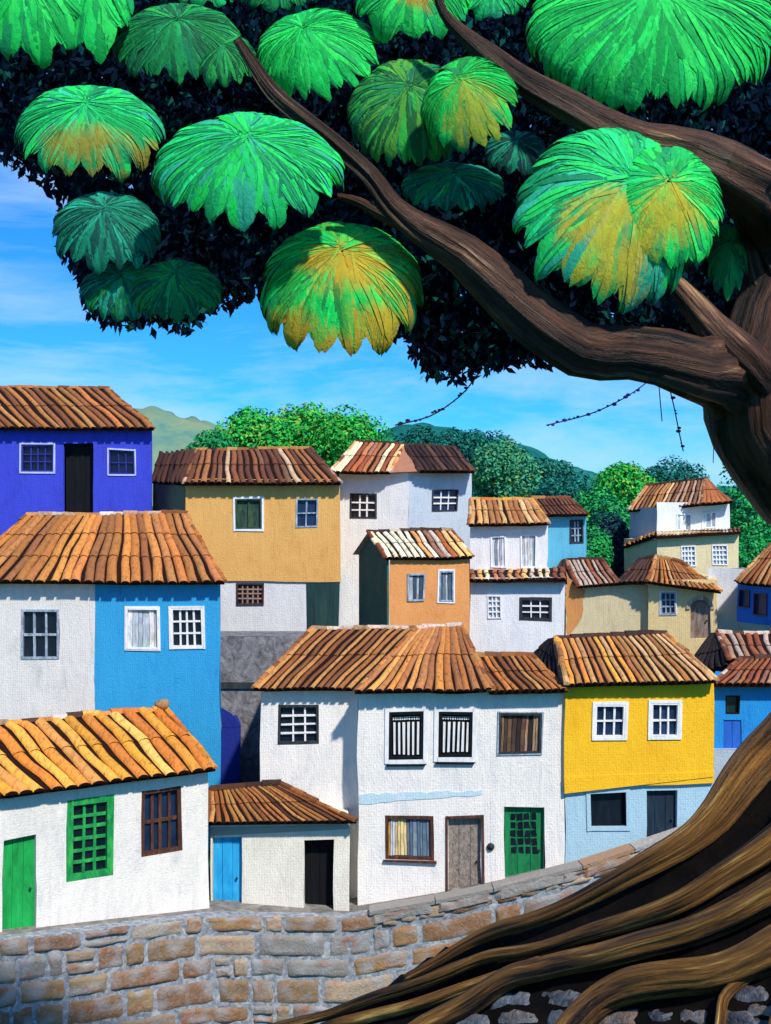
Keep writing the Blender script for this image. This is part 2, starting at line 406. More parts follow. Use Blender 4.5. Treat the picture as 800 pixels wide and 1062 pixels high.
def strip(parent, fc, pts, mat, d=.012, name='painted_band', label=None):
    P_ = []
    for a_, b_ in zip(pts, pts[1:]+pts[:1]):
        kk = max(1, int(math.hypot(b_[0]-a_[0], b_[1]-a_[1])/7)) if name.startswith('paint') or name == 'wall_patch' else 1
        for i_ in range(kk):
            P_.append((a_[0]+(b_[0]-a_[0])*i_/kk+(random.uniform(-1.5, 1.5) if i_ else 0), a_[1]+(b_[1]-a_[1])*i_/kk+(random.uniform(-1.2, 1.2) if i_ else 0)))
    mb = MB(); q = [fc.uz(*p) for p in P_]; n = len(q)
    a = [mb.vert(fc.pt(u, z, -.01)) for u, z in q]; b = [mb.vert(fc.pt(u, z, d)) for u, z in q]
    mb.face(b)
    for i in range(n): mb.face((a[i], a[(i+1) % n], b[(i+1) % n], b[i]))
    o = mb.build(name, mat, parent, wobble=True)
    if label: o['label'] = label
    return o
Z = lambda py, Y: CH-(py-CY)/F*Y
CREAM = [lin(x) for x in ('#c8b8a4', '#7a5a44', '#a88a6c', '#4a3428', '#d8c8b8')]

# ================================================================== terrain
M_soil = strokes('shaded_soil', [lin('#050405'), lin('#0c0908'), lin('#18100b')], 3, (1, 1, 1), .95, .1, 1.0)  # soil made near-black: shade between the roots put into its colour
M_grass = strokes('grass_ground', [lin('#08302a'), lin('#12502e'), lin('#1f6a34')], .5, (1, 1, 1), .9, .1, 1.0)
def bank_pt(px, py, lift=0):
    k = (px-CX)/F; m = (py-CY)/F        # plane z = .8687x + .2647Y + 1.634
    Y = (10.366*TQ-lift)/(.8687*k+.2647+m); return P(px, py, Y)
g = MB()
prof = [(-60, 0), (0, 0), (20, 0), (26, 0), (27.6, .4), (28, 3.0), (30, 3.4), (34, 4.5), (38, 5.4), (43, 6.8), (48, 8.5), (54, 10.6), (70, 12.2), (110, 12.5), (200, 11), (500, 8), (2400, 0)]
xs = [-2400, -400, -120, -60, -30, -15, -8, -4, 0, 4, 8, 15, 30, 60, 120, 400, 2400]
ids = [[g.vert((x, y, z+(0 if z == 0 else .25*nz3((x, y, 0), .1)))) for x in xs] for y, z in prof]
for j in range(len(prof)-1):
    for i in range(len(xs)-1): g.face((ids[j][i], ids[j][i+1], ids[j+1][i+1], ids[j+1][i]))
tag(g.build('ground', M_grass, loc=(0, 0, 0), smooth=True), kind='structure')
# street shelf behind the stone wall
SW = [(-90, 23.0, 979), (0, 23.45, 975), (110, 24.6, 962), (217, 25.9, 949), (362, 26.45, 951), (480, 26.5, 931), (590, 26.6, 904), (700, 26.9, 868), (780, 27.1, 838), (860, 27.3, 815)]
tops = [P(a, c, b) for a, b, c in SW]
pv = MB(); M_pave = strokes('paving_stone', [lin('#4a4a4e'), lin('#7a7874'), lin('#a09a90')], 2.5, (1, 1, 1), .9, .1, .8)
for a, b in zip(tops, tops[1:]):
    d = Vector((0, 2.2, 0)); pv.hexa([a-Vector((0, 0, 4)), b-Vector((0, 0, 4)), b+d-Vector((0, 0, 4)), a+d-Vector((0, 0, 4)), a+Vector((0, .1, -.06)), b+Vector((0, .1, -.06)), b+d-Vector((0, 0, .06)), a+d-Vector((0, 0, .06))])
tag(pv.build('path', M_pave, loc=(0, 0, 0)), kind='structure')

# earth bank under the roots
crest_px = [(180, 1115), (280, 1066), (400, 1012), (450, 980), (500, 957), (550, 944), (600, 928), (700, 876), (760, 818), (800, 768), (860, 722), (960, 660)]
crest = [bank_pt(*c) for c in crest_px]
def crest_d(x, y):      # signed: positive beyond the crest line (away from the camera)
    best = 1e9; sg = 1
    for a, b in zip(crest, crest[1:]):
        ax, ay, bx, by = a.x, a.y, b.x, b.y; vx, vy = bx-ax, by-ay; l2 = vx*vx+vy*vy
        t = max(0, min(1, ((x-ax)*vx+(y-ay)*vy)/l2)); dx, dy = x-(ax+vx*t), y-(ay+vy*t); d = math.hypot(dx, dy)
        if d < best: best = d; sg = 1 if (vx*(y-ay)-vy*(x-ax)) > 0 else -1
    return best*sg
bk = MB(); ids = []
nx_, ny_ = 210, 190
for j in range(ny_+1):
    row = []
    for i in range(nx_+1):
        x = (-7+i*(24/nx_))*TQ; y = (3+j*(24/ny_))*TQ; z = .8687*min(x, 7*TQ)+.2647*min(y, 16.5*TQ)+12-10.366*TQ
        d = crest_d(x, y)
        if d > 0: z -= 2.2*d
        z += .03*nz3((x, y, 0), .9, 2)+.03*nz3((x, y, 0), 3.7, 5)-.07
        row.append(bk.vert((x, y, max(z, -.3))))
    ids.append(row)
for j in range(ny_):
    for i in range(nx_): bk.face((ids[j][i], ids[j][i+1], ids[j+1][i+1], ids[j+1][i]))
tag(bk.build('earth_bank', M_soil, loc=(0, 0, 0), smooth=True), kind='structure')
# worn stones between the lowest roots
ps = MB(); rr = random.Random(3)
for (x0, y0, x1, y1) in ((470, 1026, 575, 1085), (600, 1046, 740, 1085), (755, 1020, 840, 1085)):
    y = y0
    while y < y1:
        x = x0+rr.uniform(-10, 14); h = rr.uniform(16, 24)
        while x < x1:
            wd = rr.uniform(30, 62); c = rr.choice([lin('#4c4a52'), lin('#6a625e'), lin('#44464e'), lin('#7a6452'), lin('#5c626c')]); sd = rr.uniform(0, 99); G = []
            for gj in range(6):
                row = []
                for gi in range(9):
                    a, b = gi/8, gj/5; e = min(a*(1-a)*4, b*(1-b)*4)
                    p = bank_pt(x+2+(wd-3)*a+5*nz3((a*2, b*2, 0), 1.1, sd), y+2+(h-3)*b+4*nz3((a*2, b*2, 5), 1.1, sd), -.06)
                    p.z += -.06+.09*e**.35+.03*nz3((a*4, b*3, 1), 1.5, sd)
                    row.append(ps.vert(p, mixc(c, lin('#8a929c'), max(0, nz3((a*4, b*3, 9), 1.4, sd)))))
                G.append(row)
            for gj in range(5):
                for gi in range(8): ps.face((G[gj+1][gi], G[gj+1][gi+1], G[gj][gi+1], G[gj][gi]))
            x += wd
        y += h
tag(ps.build('paving', M_stone, loc=(0, 0, 0), smooth=True), kind='structure')

# stone retaining wall
sw = empty('stone_wall', (tops[3].x, tops[3].y, 0), 'long rough wall of brown and blue-grey stone blocks below the front houses', 'wall')
cum = [0]
for a, b in zip(tops, tops[1:]): cum.append(cum[-1]+math.hypot(b.x-a.x, b.y-a.y))
def wp(s, dz, out):
    s = max(0, min(cum[-1]-1e-4, s))
    for i in range(len(cum)-1):
        if s <= cum[i+1]: break
    t = (s-cum[i])/(cum[i+1]-cum[i]); a, b = tops[i], tops[i+1]; p = a.lerp(b, t)
    n = Vector((b.y-a.y, -(b.x-a.x), 0)).normalized()
    return p+n*out-Vector((0, 0, dz))
core = MB(); K = 60
for i in range(K):
    s0, s1 = cum[-1]*i/K, cum[-1]*(i+1)/K
    core.hexa([wp(s0, 5, 0), wp(s1, 5, 0), wp(s1, 5, -.34), wp(s0, 5, -.34), wp(s0, .03, 0), wp(s1, .03, 0), wp(s1, .03, -.34), wp(s0, .03, -.34)])
M_mortar = strokes('mortar', [lin('#59616c'), lin('#8b939c'), lin('#b9c0c4')], 7, (1, 1, 1), .95, .1, 1.0)
core.build('mortar_core', M_mortar, sw)
st = MB(); rr = random.Random(11)
SCOL = [lin(x) for x in ('#8a7050', '#9c8460', '#867464', '#8f6a48', '#9a9084', '#86644a', '#b09a80', '#8c8882', '#a07c50', '#7c604a', '#a89c8a', '#94806a')]
def stone(mb, s0, s1, d0, d1, c, th, rr):
    # a pillow-shaped block with chipped outline, grid 6x4
    gx, gy = 12, 7; ids = []; sd = rr.uniform(0, 99)
    for j in range(gy+1):
        row = []
        for i in range(gx+1):
            a, b = i/gx, j/gy
            e = min(a, 1-a)*(s1-s0), min(b, 1-b)*(d1-d0)
            o = th*min(1, (min(e)/.05))**.5 + .04*nz3((a*(s1-s0), b*(d1-d0), 0), 4.0, sd)*(1 if min(e) > 0 else 0)
            js = .04*nz3((a*2, b*2, 1), 1.1, sd); jd = .04*nz3((a*2, b*2, 4), 1.1, sd+5)
            cc = mixc(c, lin('#a8b0b6'), max(0, min(.6, nz3((a*(s1-s0), b*(d1-d0), 2), 3.5, sd)*1.3)))
            if nz3((a*2, b*2, 3), 1.5, sd) > .34: cc = mixc(cc, lin('#98502c'), .45)
            row.append(mb.vert(wp(s0+(s1-s0)*a+js, d0+(d1-d0)*b+jd, o if min(e) > 0 else -.02), cc))
        ids.append(row)
    for j in range(gy):
        for i in range(gx): mb.face((ids[j+1][i], ids[j+1][i+1], ids[j][i+1], ids[j][i]))
d = .0; rown = 0
while d < 3.6:
    h = [.36, .50, .44, .56, .40, .5, .5][rown % 7]; s = rr.uniform(-.6, 0)
    while s < cum[-1]:
        wdt = rr.choice([.4, .55, .7, .9, 1.1, 1.4])*rr.uniform(.85, 1.15); a, b = max(0, s), min(cum[-1], s+wdt)
        if b-a > .12:
            if rr.random() < .16 and wdt < 1.0:
                k = d+h*rr.uniform(.4, .6); stone(st, a+.025, b-.025, d+.02, k-.02, rr.choice(SCOL), .05, rr); stone(st, a+.025, b-.025, k+.02, d+h-.02, rr.choice(SCOL), .05, rr)
            else: stone(st, a+.025, b-.025, d+.025, d+h-.025, rr.choice(SCOL), rr.uniform(.03, .05), rr)
        s += wdt
    d += h; rown += 1
st.build('stone_facing', M_stone, sw, smooth=True)
cp = MB(); s = 9.2
while s < cum[-1]-1:
    e = s+rr.uniform(1.0, 2.0); c = rr.choice([lin('#b4b2ae'), lin('#a89a8c'), lin('#9c9690'), lin('#b08a6a')])
    stone(cp, s+.015, e-.015, -.05, .24, c, .07, rr)
    cp.hexa([wp(s+.01, .02, .08), wp(e-.01, .02, .08), wp(e-.01, .02, -.34), wp(s+.01, .02, -.34), wp(s+.01, -.06, .09), wp(e-.01, -.06, .09), wp(e-.01, -.06, -.34), wp(s+.01, -.06, -.34)], c)
    s = e
cp.build('coping', M_stone, sw, smooth=False)

# ================================================================== houses
HG = 'hillside houses with clay tile roofs'
def house(px, Y, z, label, cat='house', name='house'): return empty(name, ((px-CX)/F*Y, Y, z), label, cat, HG)

# ---- front-left white cottage
h = house(110, 25.2, 3.4, 'white cottage at lower left with green door, green grid window and golden roof')
f = Fac(-70, 23.32, 217, 26.5)
ops = [(3, 869, 38, 972), (70, 828, 117, 912), (146, 818, 189, 885)]
wall(h, f, 2.4, Z(822, 24)+.06, 4.2, M_white, [f.rect(*o) for o in ops])
M_gdoor = strokes('green_paint', [lin('#0c7a38'), lin('#129a48'), lin('#1eb055')], 4, (1, 1, .3)); M_gfr = strokes('green_frame', [lin('#0c6a34'), lin('#16924a'), lin('#3fb84e')], 8, (1, 1, .3))
door(h, f, ops[0], M_gdoor, 3, label='plain green plank door')
window(h, f, ops[1], 'grid', M_gfr, M_dark, None, 3, 6, .13, .03, label='tall green window with eighteen small panes', rec=.1)
window(h, f, ops[2], 'grid', M_brown, M_navy, None, 4, 2, .08, .032, label='brown wooden window')
o_ = f.n*.28
eL, eR = f.pt(-.1, Z(822, 24), .28), f.pt(f.w+.05, Z(822, 24)-.02, .28)
rz = Z(735, 28.3)
roof(h, eL, eR, f.pt(f.w, rz, -2.2), f.pt(-.9, rz, -2.2), 17, GOLD, 6, right='wall', wallm=M_white, rp=CREAM+GOLD, fillw=.8)
ch_ = MB(); q = f.pt(f.w-.08, rz+.1, -2.2); ball(ch_, q, .15, lin('#a88058'), 10, 6, (1.2, 1, .8), .3); ch_.build('finial', M_tile, h, smooth=True)

# ---- low annex with blue door
h = house(290, 27, 3.2, 'low cream outbuilding with bright blue door and open black doorway', 'outbuilding', 'outbuilding')
f = Fac(219, 27, 362, 27)
M_cream = plaster(lin('#e8e4d6'), lin('#a8a494'), .4)
M_bdoor = strokes('bright_blue_paint', [lin('#1688c4'), lin('#24a2dc'), lin('#3fb4e6')], 4, (1, 1, .3))
ops = [(221, 869, 250, 949), (317, 872, 346, 949)]
wall(h, f, 2.4, Z(850, 27)+.02, 1.7, M_cream, [f.rect(*o) for o in ops])
door(h, f, ops[0], M_bdoor, 3, label='bright blue door'); door(h, f, ops[1], M_blackp, 2, handle=False, rec=.3, label='doorway with black panel for the dark interior')  # darkness inside the open doorway put into a recessed black leaf
roof(h, P(216, 853, 26.7), P(369, 851, 26.7), P(290, 812, 27.88), P(219, 820, 27.88), 17, BROWN+DARK[:1], 5, rp=DARK, back=False, fillw=.6)
strip(h, f, [(219, 858), (362, 855), (362, 860), (219, 867)], plaster(lin('#a9a9a2'), None, .4), name='lintel')

# ---- main white house, three facades
h = house(430, 28, 3.2, 'large white two-storey house with black barred windows, grey door and green door')
M_whitec = plaster(lin('#efece6'), lin('#9aa6ba'), .4)
fl = Fac(270, 27.9, 386, 27.9); ops = [(288, 731, 330, 772)]
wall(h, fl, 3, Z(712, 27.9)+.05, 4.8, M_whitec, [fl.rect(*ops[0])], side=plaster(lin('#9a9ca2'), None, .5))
window(h, fl, ops[0], 'grid', M_metal, M_dark, M_offw, 3, 4, .06, .018, label='square dark window with white grille', rec=.1)
fc = Fac(371, 27.3, 510, 27.3)
ops = [(403, 738, 439, 788), (454, 738, 490, 786), (400, 846, 450, 892), (465, 848, 500, 934)]
wall(h, fc, 2.4, Z(716, 27.3)+.05, 3.2, M_whitec, [fc.rect(*o) for o in ops])
for o in ops[:2]: window(h, fc, o, 'bars', M_blackp, M_blackp, M_offw, 6, 1, .07, .024, trim=M_offw, sill=M_blackp, tw=.09, rec=.08, label='black window with white vertical bars')
window(h, fc, ops[2], 'curtain', M_brown, M_navy, None, 14, 1, .07, rec=.1, sill=M_brown, pal=[lin('#d8b040'), lin('#8090a0'), lin('#c8ccd0'), lin('#54708c'), lin('#e0c890'), lin('#6a7480')], label='brown window with yellow and blue curtains')
door(h, fc, ops[3], strokes('grey_wood', [lin('#5a524c'), lin('#8a8078'), lin('#a89c90')], 16, (1, 1, .7), bs=1.0), 3, frame=M_brown, label='weathered grey door')
fr = Fac(510, 27.3, 586, 27.3)
ops = [(518, 739, 562, 782), (524, 837, 565, 922)]
wall(h, fr, 2.4, Z(716, 27.3)+.05, 3.2, M_whitec, [fr.rect(*o) for o in ops])
window(h, fr, ops[0], 'planks', M_metal, M_blackp, None, 10, 1, .05, trim=M_greyblue, tw=.03, rec=.08, pal=[lin('#6a5040'), lin('#8a6a50'), lin('#2a2426'), lin('#4a3a34'), lin('#a08468')], label='brown plank shutters')
door(h, fr, ops[1], strokes('dark_green_paint', [lin('#0a5a34'), lin('#0f7444'), lin('#178a52')], 5, (1, 1, .3)), 3, glazed=(4, 5, None, .42), label='green door with small panes')
M_pblue = plaster(lin('#bcd8e4'), lin('#dfe6ec'), .7)
strip(h, fc, [(372, 824), (430, 822), (500, 819), (500, 824), (440, 829), (372, 834)], M_pblue, label='pale blue painted band')
bl = MB(); ball(bl, fc.pt(fc.w-.02, fc.uz(508, 878)[1], .03), .085, (1, 1, 1), 14, 8, (1, .5, 1)); ball(bl, fc.pt(fc.w-.02, fc.uz(508, 878)[1], .075), .035, (1, 1, 1)); bl.build('door_bell', M_metal, h, smooth=True)
roof(h, P(262, 714, 27.65), P(392, 713, 27.65), P(452, 650, 31), P(325, 652, 31), 15, BROWN, 7, rp=CREAM, wallm=M_whitec)
roof(h, P(368, 717, 27.0), P(511, 715, 27.0), P(478, 649, 30.6), P(433, 651, 30.6), 13, ORANGE, 7, rp=CREAM, fillw=.8)
roof(h, P(508, 718, 27.0), P(588, 716, 27.0), P(553, 680, 29.3), P(486, 679, 29.3), 9, BROWN+ORANGE[:2], 5, rp=BROWN)

# ---- yellow house
h = house(660, 27.6, 3.8, 'yellow house over a pale blue ground storey, beside the tree roots')
f = Fac(586, 27.2, 741, 27.5)
M_yel = plaster(lin('#f6c024'), lin('#e09c18'), .5); M_lb = plaster(lin('#a6cadb'), lin('#86b4cc'), .5)
ops = [(618, 731, 648, 765), (675, 729, 704, 763)]; lo = [(612, 823, 650, 857), (671, 820, 703, 878)]
zm = Z(815, 27.3)
wall(h, f, zm, Z(710, 27.2)+.05, 4, M_yel, [f.rect(*o) for o in ops], label='yellow plastered upper wall')
f2 = Fac(586.5, 27.28, 740, 27.58)
wall(h, f2, 2.4, zm-.003, 3.8, M_lb, [f2.rect(*o) for o in lo], label='pale blue lower wall')
strip(h, f, [(586, 806), (741, 800), (740, 806), (586, 823)], M_yel, d=.02, name='wall_edge')
for o in ops: window(h, f, o, 'grid', M_offw, M_navy, None, 3, 2, .04, .018, trim=M_offw, tw=.065, rec=.08, label='white framed window with six panes')
window(h, f2, lo[0], 'plain', M_blackp, M_dark, None, 1, 1, .03, trim=M_lb, tw=.09, rec=.14, label='dark unframed window')
door(h, f2, lo[1], strokes('navy_paint', [lin('#0c1a26'), lin('#14283a'), lin('#1e3a4c')], 6, (1, 1, .2)), 3, label='dark navy door')
roof(h, P(588, 711, 26.95), P(744, 705, 27.2), P(690, 657, 29.6), P(578, 662, 29.4), 17, TAN+GOLD[:2]+BROWN[:1], 7, left=None, rp=DARK)
roof(h, P(550, 681, 31), P(588, 711, 26.95), P(578, 662, 29.4), P(571, 664, 30.2), 7, [lin('#1c1614'), lin('#2a2220'), lin('#120e0e')], 5, back=False, ridge=False, fillw=.6, label='left hip of the roof, shade in its dark tiles')  # hip turned from the sun: its shade is in the near-black tile colours

# ---- white and blue house
h = house(110, 31, 4.5, 'tall house, half white and half sky blue, under an orange tiled roof')
fw_ = Fac(-75, 31, 98, 31); fb = Fac(98, 31, 229, 31)
M_grw = plaster(lin('#dcdcd8'), lin('#a0a6a6'), .5); M_blue = plaster(lin('#2f9fd6'), lin('#1f78c0'), .6)
ops = [(22, 633, 61, 683)]
wall(h, fw_, 3.5, Z(603, 31)+.06, 5, M_grw, [fw_.rect(*o) for o in ops], label='off-white wall')
window(h, fw_, ops[0], 'grid', M_greyblue, M_dark, None, 3, 2, .05, .025, rec=.08, label='dark window with six panes')
ops = [(130, 630, 166, 674), (178, 630, 211, 672)]
wall(h, fb, 3.5, Z(603, 31)+.06, 5, M_blue, [fb.rect(*o) for o in ops], label='sky blue wall')
window(h, fb, ops[0], 'planks', M_offw, M_dark, None, 6, 1, .05, rec=.06, trim=M_offw, tw=.03, pal=[lin('#dfe6ea'), lin('#c4d0d8'), lin('#b0bec8'), lin('#eef0f0')], label='white shuttered window')
window(h, fb, ops[1], 'grid', M_offw, M_dark, None, 4, 3, .05, .022, rec=.08, trim=M_offw, tw=.04, label='white framed window with dark panes')
roof(h, P(-50, 603, 30.7), P(233, 604, 30.7), P(192, 533, 34), P(28, 535, 34), 21, ORANGE, 9, rp=CREAM+BROWN, fillw=.78, right='wall', wallm=M_blue)
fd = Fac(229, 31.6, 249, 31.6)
wall(h, fd, 3.5, Z(752, 31.6), 1.5, plaster(lin('#172a86'), lin('#101c5c'), .5), name='shaded_base', label='deep blue shaded side base')  # shadowed base of the blue house, its shade put into deep blue
strip(h, fd, [(229, 734), (240, 741), (249, 754), (229, 754)], plaster(lin('#172a86'), lin('#101c5c'), .5), name='shaded_base_top', d=.01)

# ---- violet-blue house
h = house(50, 39, 9.5, 'violet-blue house at upper left with black doorway between two windows')
f = Fac(-75, 39, 158, 39); M_vio = plaster(lin('#3a48cc'), lin('#2a2aa0'), .55); M_lav = strokes('lavender_paint', [lin('#8a98d8'), lin('#b8c4ee'), lin('#d0d8f4')], 9)
ops = [(22, 461, 56, 490), (66, 460, 97, 540), (113, 467, 140, 492)]
wall(h, f, 9, Z(443, 39)+.06, 6, M_vio, [f.rect(*o) for o in ops])
M_vp = glass(lin('#0c0a34')); M_vg = strokes('violet_bars', [lin('#22207a'), lin('#343c9c')], 9)
window(h, f, ops[0], 'grid', M_vg, M_vp, None, 4, 3, .05, .02, trim=M_lav, tw=.05, rec=.1, label='purple window in a lavender surround')
window(h, f, ops[2], 'grid', M_vg, M_vp, None, 3, 2, .04, .015, trim=M_lav, tw=.045, rec=.1, label='small purple window')
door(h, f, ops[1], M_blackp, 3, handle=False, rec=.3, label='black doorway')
roof(h, P(-60, 444, 38.7), P(160, 444, 38.7), P(112, 403, 42), P(-95, 401, 42), 21, BROWN+ORANGE+BROWN, 7, rp=BROWN, right='wall', wallm=M_vio)

# ---- tan house
h = house(270, 38, 7.5, 'tan two-storey house with white base and dark brown roof')
f = Fac(192, 38, 353, 38); M_tan = plaster(lin('#e2ae62'), lin('#bd8440'), .45)
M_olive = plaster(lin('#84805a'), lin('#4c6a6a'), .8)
ops = [(244, 517, 272, 549), (307, 517, 330, 547)]; zm = Z(603, 38)
wall(h, f, zm, Z(499, 38)+.06, 5.5, M_tan, [f.rect(*o) for o in ops], label='tan upper wall')
M_dg = strokes('dark_green_shutter', [lin('#14281f'), lin('#2c4a3c'), lin('#4c5c38')], 7, (1, 1, .4))
window(h, f, ops[0], 'grid', M_dg, M_dg, None, 2, 1, .05, .03, trim=M_offw, tw=.06, rec=.08, label='dark green shuttered window')
window(h, f, ops[1], 'grid', M_greyblue, M_navy, None, 2, 2, .05, .02, rec=.08, label='blue-grey window')
f2 = Fac(206, 38.06, 352.5, 38.06); ops = [(245, 605, 274, 628)]
wall(h, f2, 7, zm-.003, 5, plaster(lin('#dcdcdc'), lin('#a8acb0'), .4), [f2.rect(*ops[0])], label='white lower wall')
window(h, f2, ops[0], 'grid', M_brown, M_dark, strokes('rust_bars', [lin('#7a5a4c'), lin('#b09080')], 9), 5, 4, .05, .022, rec=.06, label='brown barred window')
strip(h, f2, [(318, 604), (352, 604), (352, 655), (318, 655)], strokes('green_black_wall', [lin('#0c2428'), lin('#183a3c'), lin('#2a4a40')], 3), d=.03, name='gate_panel', label='dark green panel')
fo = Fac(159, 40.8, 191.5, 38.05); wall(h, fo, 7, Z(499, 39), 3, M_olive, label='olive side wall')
roof(h, P(191, 501, 37.7), P(354, 501, 37.7), P(322, 465, 41), P(204, 467, 41), 18, [lin('#6c4026'), lin('#8a5430'), lin('#9c643a'), lin('#c0a080'), lin('#5a3624'), lin('#a0683a')], 7, left=None, rp=DARK+BROWN, wallm=M_tan, fillw=.7)
roof(h, P(157, 500, 40.9), P(191, 501, 37.7), P(204, 467, 41), P(166, 470, 43), 7, DARK, 6, back=False, ridge=False, label='left slope of the roof, shade in its dark tiles')  # shade on the left slope painted with dark tiles

# ---- upper middle white house
h = house(420, 43, 8, 'tall white house in the upper middle with striped left roof and dark right roof')
fl = Fac(352, 43.4, 424, 43); fr = Fac(424, 43, 489, 43.6)
M_wb = plaster(lin('#e4e8ea'), lin('#a4b6c6'), .4); M_wb_shade = plaster(lin('#bccbd8'), lin('#7f9cba'), .5)
ops = [(363, 512, 391, 538)]
wall(h, fl, 7, Z(489, 43)+.06, 5, M_wb, [fl.rect(*ops[0])], label='white left wall')
window(h, fl, ops[0], 'grid', M_metal, M_dark, M_offw, 3, 3, .06, .025, rec=.08, label='dark window with white grille')
ops = [(448, 508, 475, 530)]
wall(h, fr, 7, Z(489, 43)+.06, 5, M_wb_shade, [fr.rect(*ops[0])], label='shaded bluish right wall')  # white house's darker face: shade put into bluish plaster
window(h, fr, ops[0], 'grid', M_metal, M_navy, M_offw, 3, 3, .05, .022, rec=.08, label='blue window with white grille')
roof(h, P(343, 489, 42.7), P(405, 490, 42.7), P(419, 461, 46), P(369, 458, 46), 9, STRIPE, 6, rp=DARK+GOLD[:1], right=None, fillw=.8, label='striped cream and orange roof slope')
M_pink = plaster(lin('#b07a5c'), lin('#7a4a38'), .5)
g_ = MB(); a, b, c = P(405, 490, 42.75), P(436, 489, 42.75), P(419, 461, 45.9)
g_.hexa([a, b, b+Vector((0, .4, -.05)), a+Vector((0, .4, -.05)), c, c+Vector((.01, 0, 0)), c+Vector((.01, .3, 0)), c+Vector((0, .3, 0))]); g_.build('gable', M_pink, h, wobble=True)['label'] = 'pinkish brown gable'
roof(h, P(436, 489, 42.7), P(492, 489, 42.9), P(472, 464, 46), P(419, 461, 46), 9, DARK+[lin('#5a4030')], 6, rp=DARK, left=None, fillw=.85, label='dark brown roof slope')

# ---- small orange house with green gable
h = house(440, 36.5, 7, 'small orange house with dark green gable end and cream striped roof')
f = Fac(404, 36, 487, 36.9); M_or = plaster(lin('#dc9a5c'), lin('#b8703c'), .5); M_gg = plaster(lin('#2c5c50'), lin('#8a6a3c'), .7)
ops = [(422, 595, 440, 624), (455, 592, 470, 624)]
wall(h, f, 6.5, Z(577, 36)+.03, 2.4, M_or, [f.rect(*o) for o in ops], label='orange plastered front')
window(h, f, ops[0], 'planks', M_greyblue, M_navy, None, 4, 1, .05, rec=.06, trim=None, pal=[lin('#5a7080'), lin('#a8b4bc'), lin('#38485a')], label='blue-grey shuttered window')
window(h, f, ops[1], 'planks', M_greyblue, M_navy, None, 4, 1, .04, rec=.06, trim=M_offw, tw=.05, pal=[lin('#6a8090'), lin('#b8c4cc'), lin('#48586a')], label='shuttered window in a white surround')
gm = MB(); zt = Z(577, 36)+.02; ap = Z(552, 37.1)-.02
k = 8
fg = [f.pt(-.012, 6.5, 0.0), f.pt(-.012, 6.5, -2.4), f.pt(-.012, zt, -2.4), f.pt(-.012, ap, -1.2), f.pt(-.012, zt, 0)]
gm.hexa([fg[0], fg[1], fg[2], fg[4]]+[p-f.u*-.06-f.u*.12 for p in (fg[0], fg[1], fg[2], fg[4])])
gm.hexa([fg[4], fg[2], fg[3], fg[3]]+[p-f.u*.06 for p in (fg[4], fg[2], fg[3], fg[3])])
gm.build('gable_wall', M_gg, h)['label'] = 'dark green gable end'
roof(h, f.pt(-.18, Z(578, 36)-.03, .15), f.pt(f.w+.03, Z(578, 36)-.03, .15), f.pt(f.w-.05, Z(551, 37.1), -1.2), f.pt(-.2, Z(551, 37.1), -1.2), 12, STRIPE+RED[:2], 5, rp=DARK+CREAM, fillw=.72, left=None, wallm=M_or)

# ---- two-tier white house
h = house(530, 38, 7, 'white stepped house with a narrow tiled ledge between its two storeys')
f = Fac(487.5, 37.5, 586, 37.5); M_wg = plaster(lin('#e4e7ea'), lin('#a8b4c4'), .4)
ops = [(506, 617, 521, 642), (539, 619, 573, 644)]
wall(h, f, 6, Z(600, 37.5)+.03, 4.5, M_wg, [f.rect(*o) for o in ops], label='lower white wall')
window(h, f, ops[0], 'grid', M_offw, M_greyblue, None, 3, 4, .04, .02, rec=.05, label='small pale window')
window(h, f, ops[1], 'grid', M_metal, M_dark, M_offw, 3, 3, .09, .018, rec=.09, label='wide dark window with white grille')
f2 = Fac(487.5, 39.1, 568, 39.1); ops = [(509, 556, 525, 589), (540, 554, 557, 589)]
wall(h, f2, 9, Z(542, 39.1)+.04, 3, M_wg, [f2.rect(*o) for o in ops], label='upper white wall')
for o in ops: window(h, f2, o, 'planks', M_offw, M_greyblue, None, 5, 1, .05, rec=.05, pal=[lin('#a4b2c0'), lin('#dfe4ea'), lin('#c4d0da'), lin('#7f92a4')], label='tall pale shuttered window')
roof(h, P(486, 602, 37.2), P(588, 601, 37.2), P(586, 589, 39.2), P(487, 591, 39.2), 12, CREAM[:1]+STRIPE+RED[:1], 3, back=False, ridge=False, label='narrow tiled ledge')
roof(h, P(486, 544, 38.8), P(569, 543, 38.8), P(552, 518, 40.8), P(489, 519, 40.8), 11, STRIPE[:1]+TAN+GOLD[:1]+BROWN[:1], 5, rp=GOLD, fillw=.8)

# ---- light blue house
h = house(590, 41, 8, 'narrow pale turquoise house behind the white stepped house')
f = Fac(562, 41, 608, 41); M_tq = plaster(lin('#5fb4d2'), lin('#3a88b0'), .5); ops = [(591, 539, 605, 564)]
wall(h, f, 7, Z(533, 41)+.04, 3, M_tq, [f.rect(*ops[0])])
window(h, f, ops[0], 'grid', M_metal, M_navy, M_greyblue, 3, 3, .05, .02, rec=.08)
roof(h, P(560, 534, 40.7), P(610, 533, 40.7), P(590, 517, 42.6), P(551, 517, 42.6), 10, [lin('#6e442c'), lin('#835034'), lin('#593522')], 4, rp=BROWN)

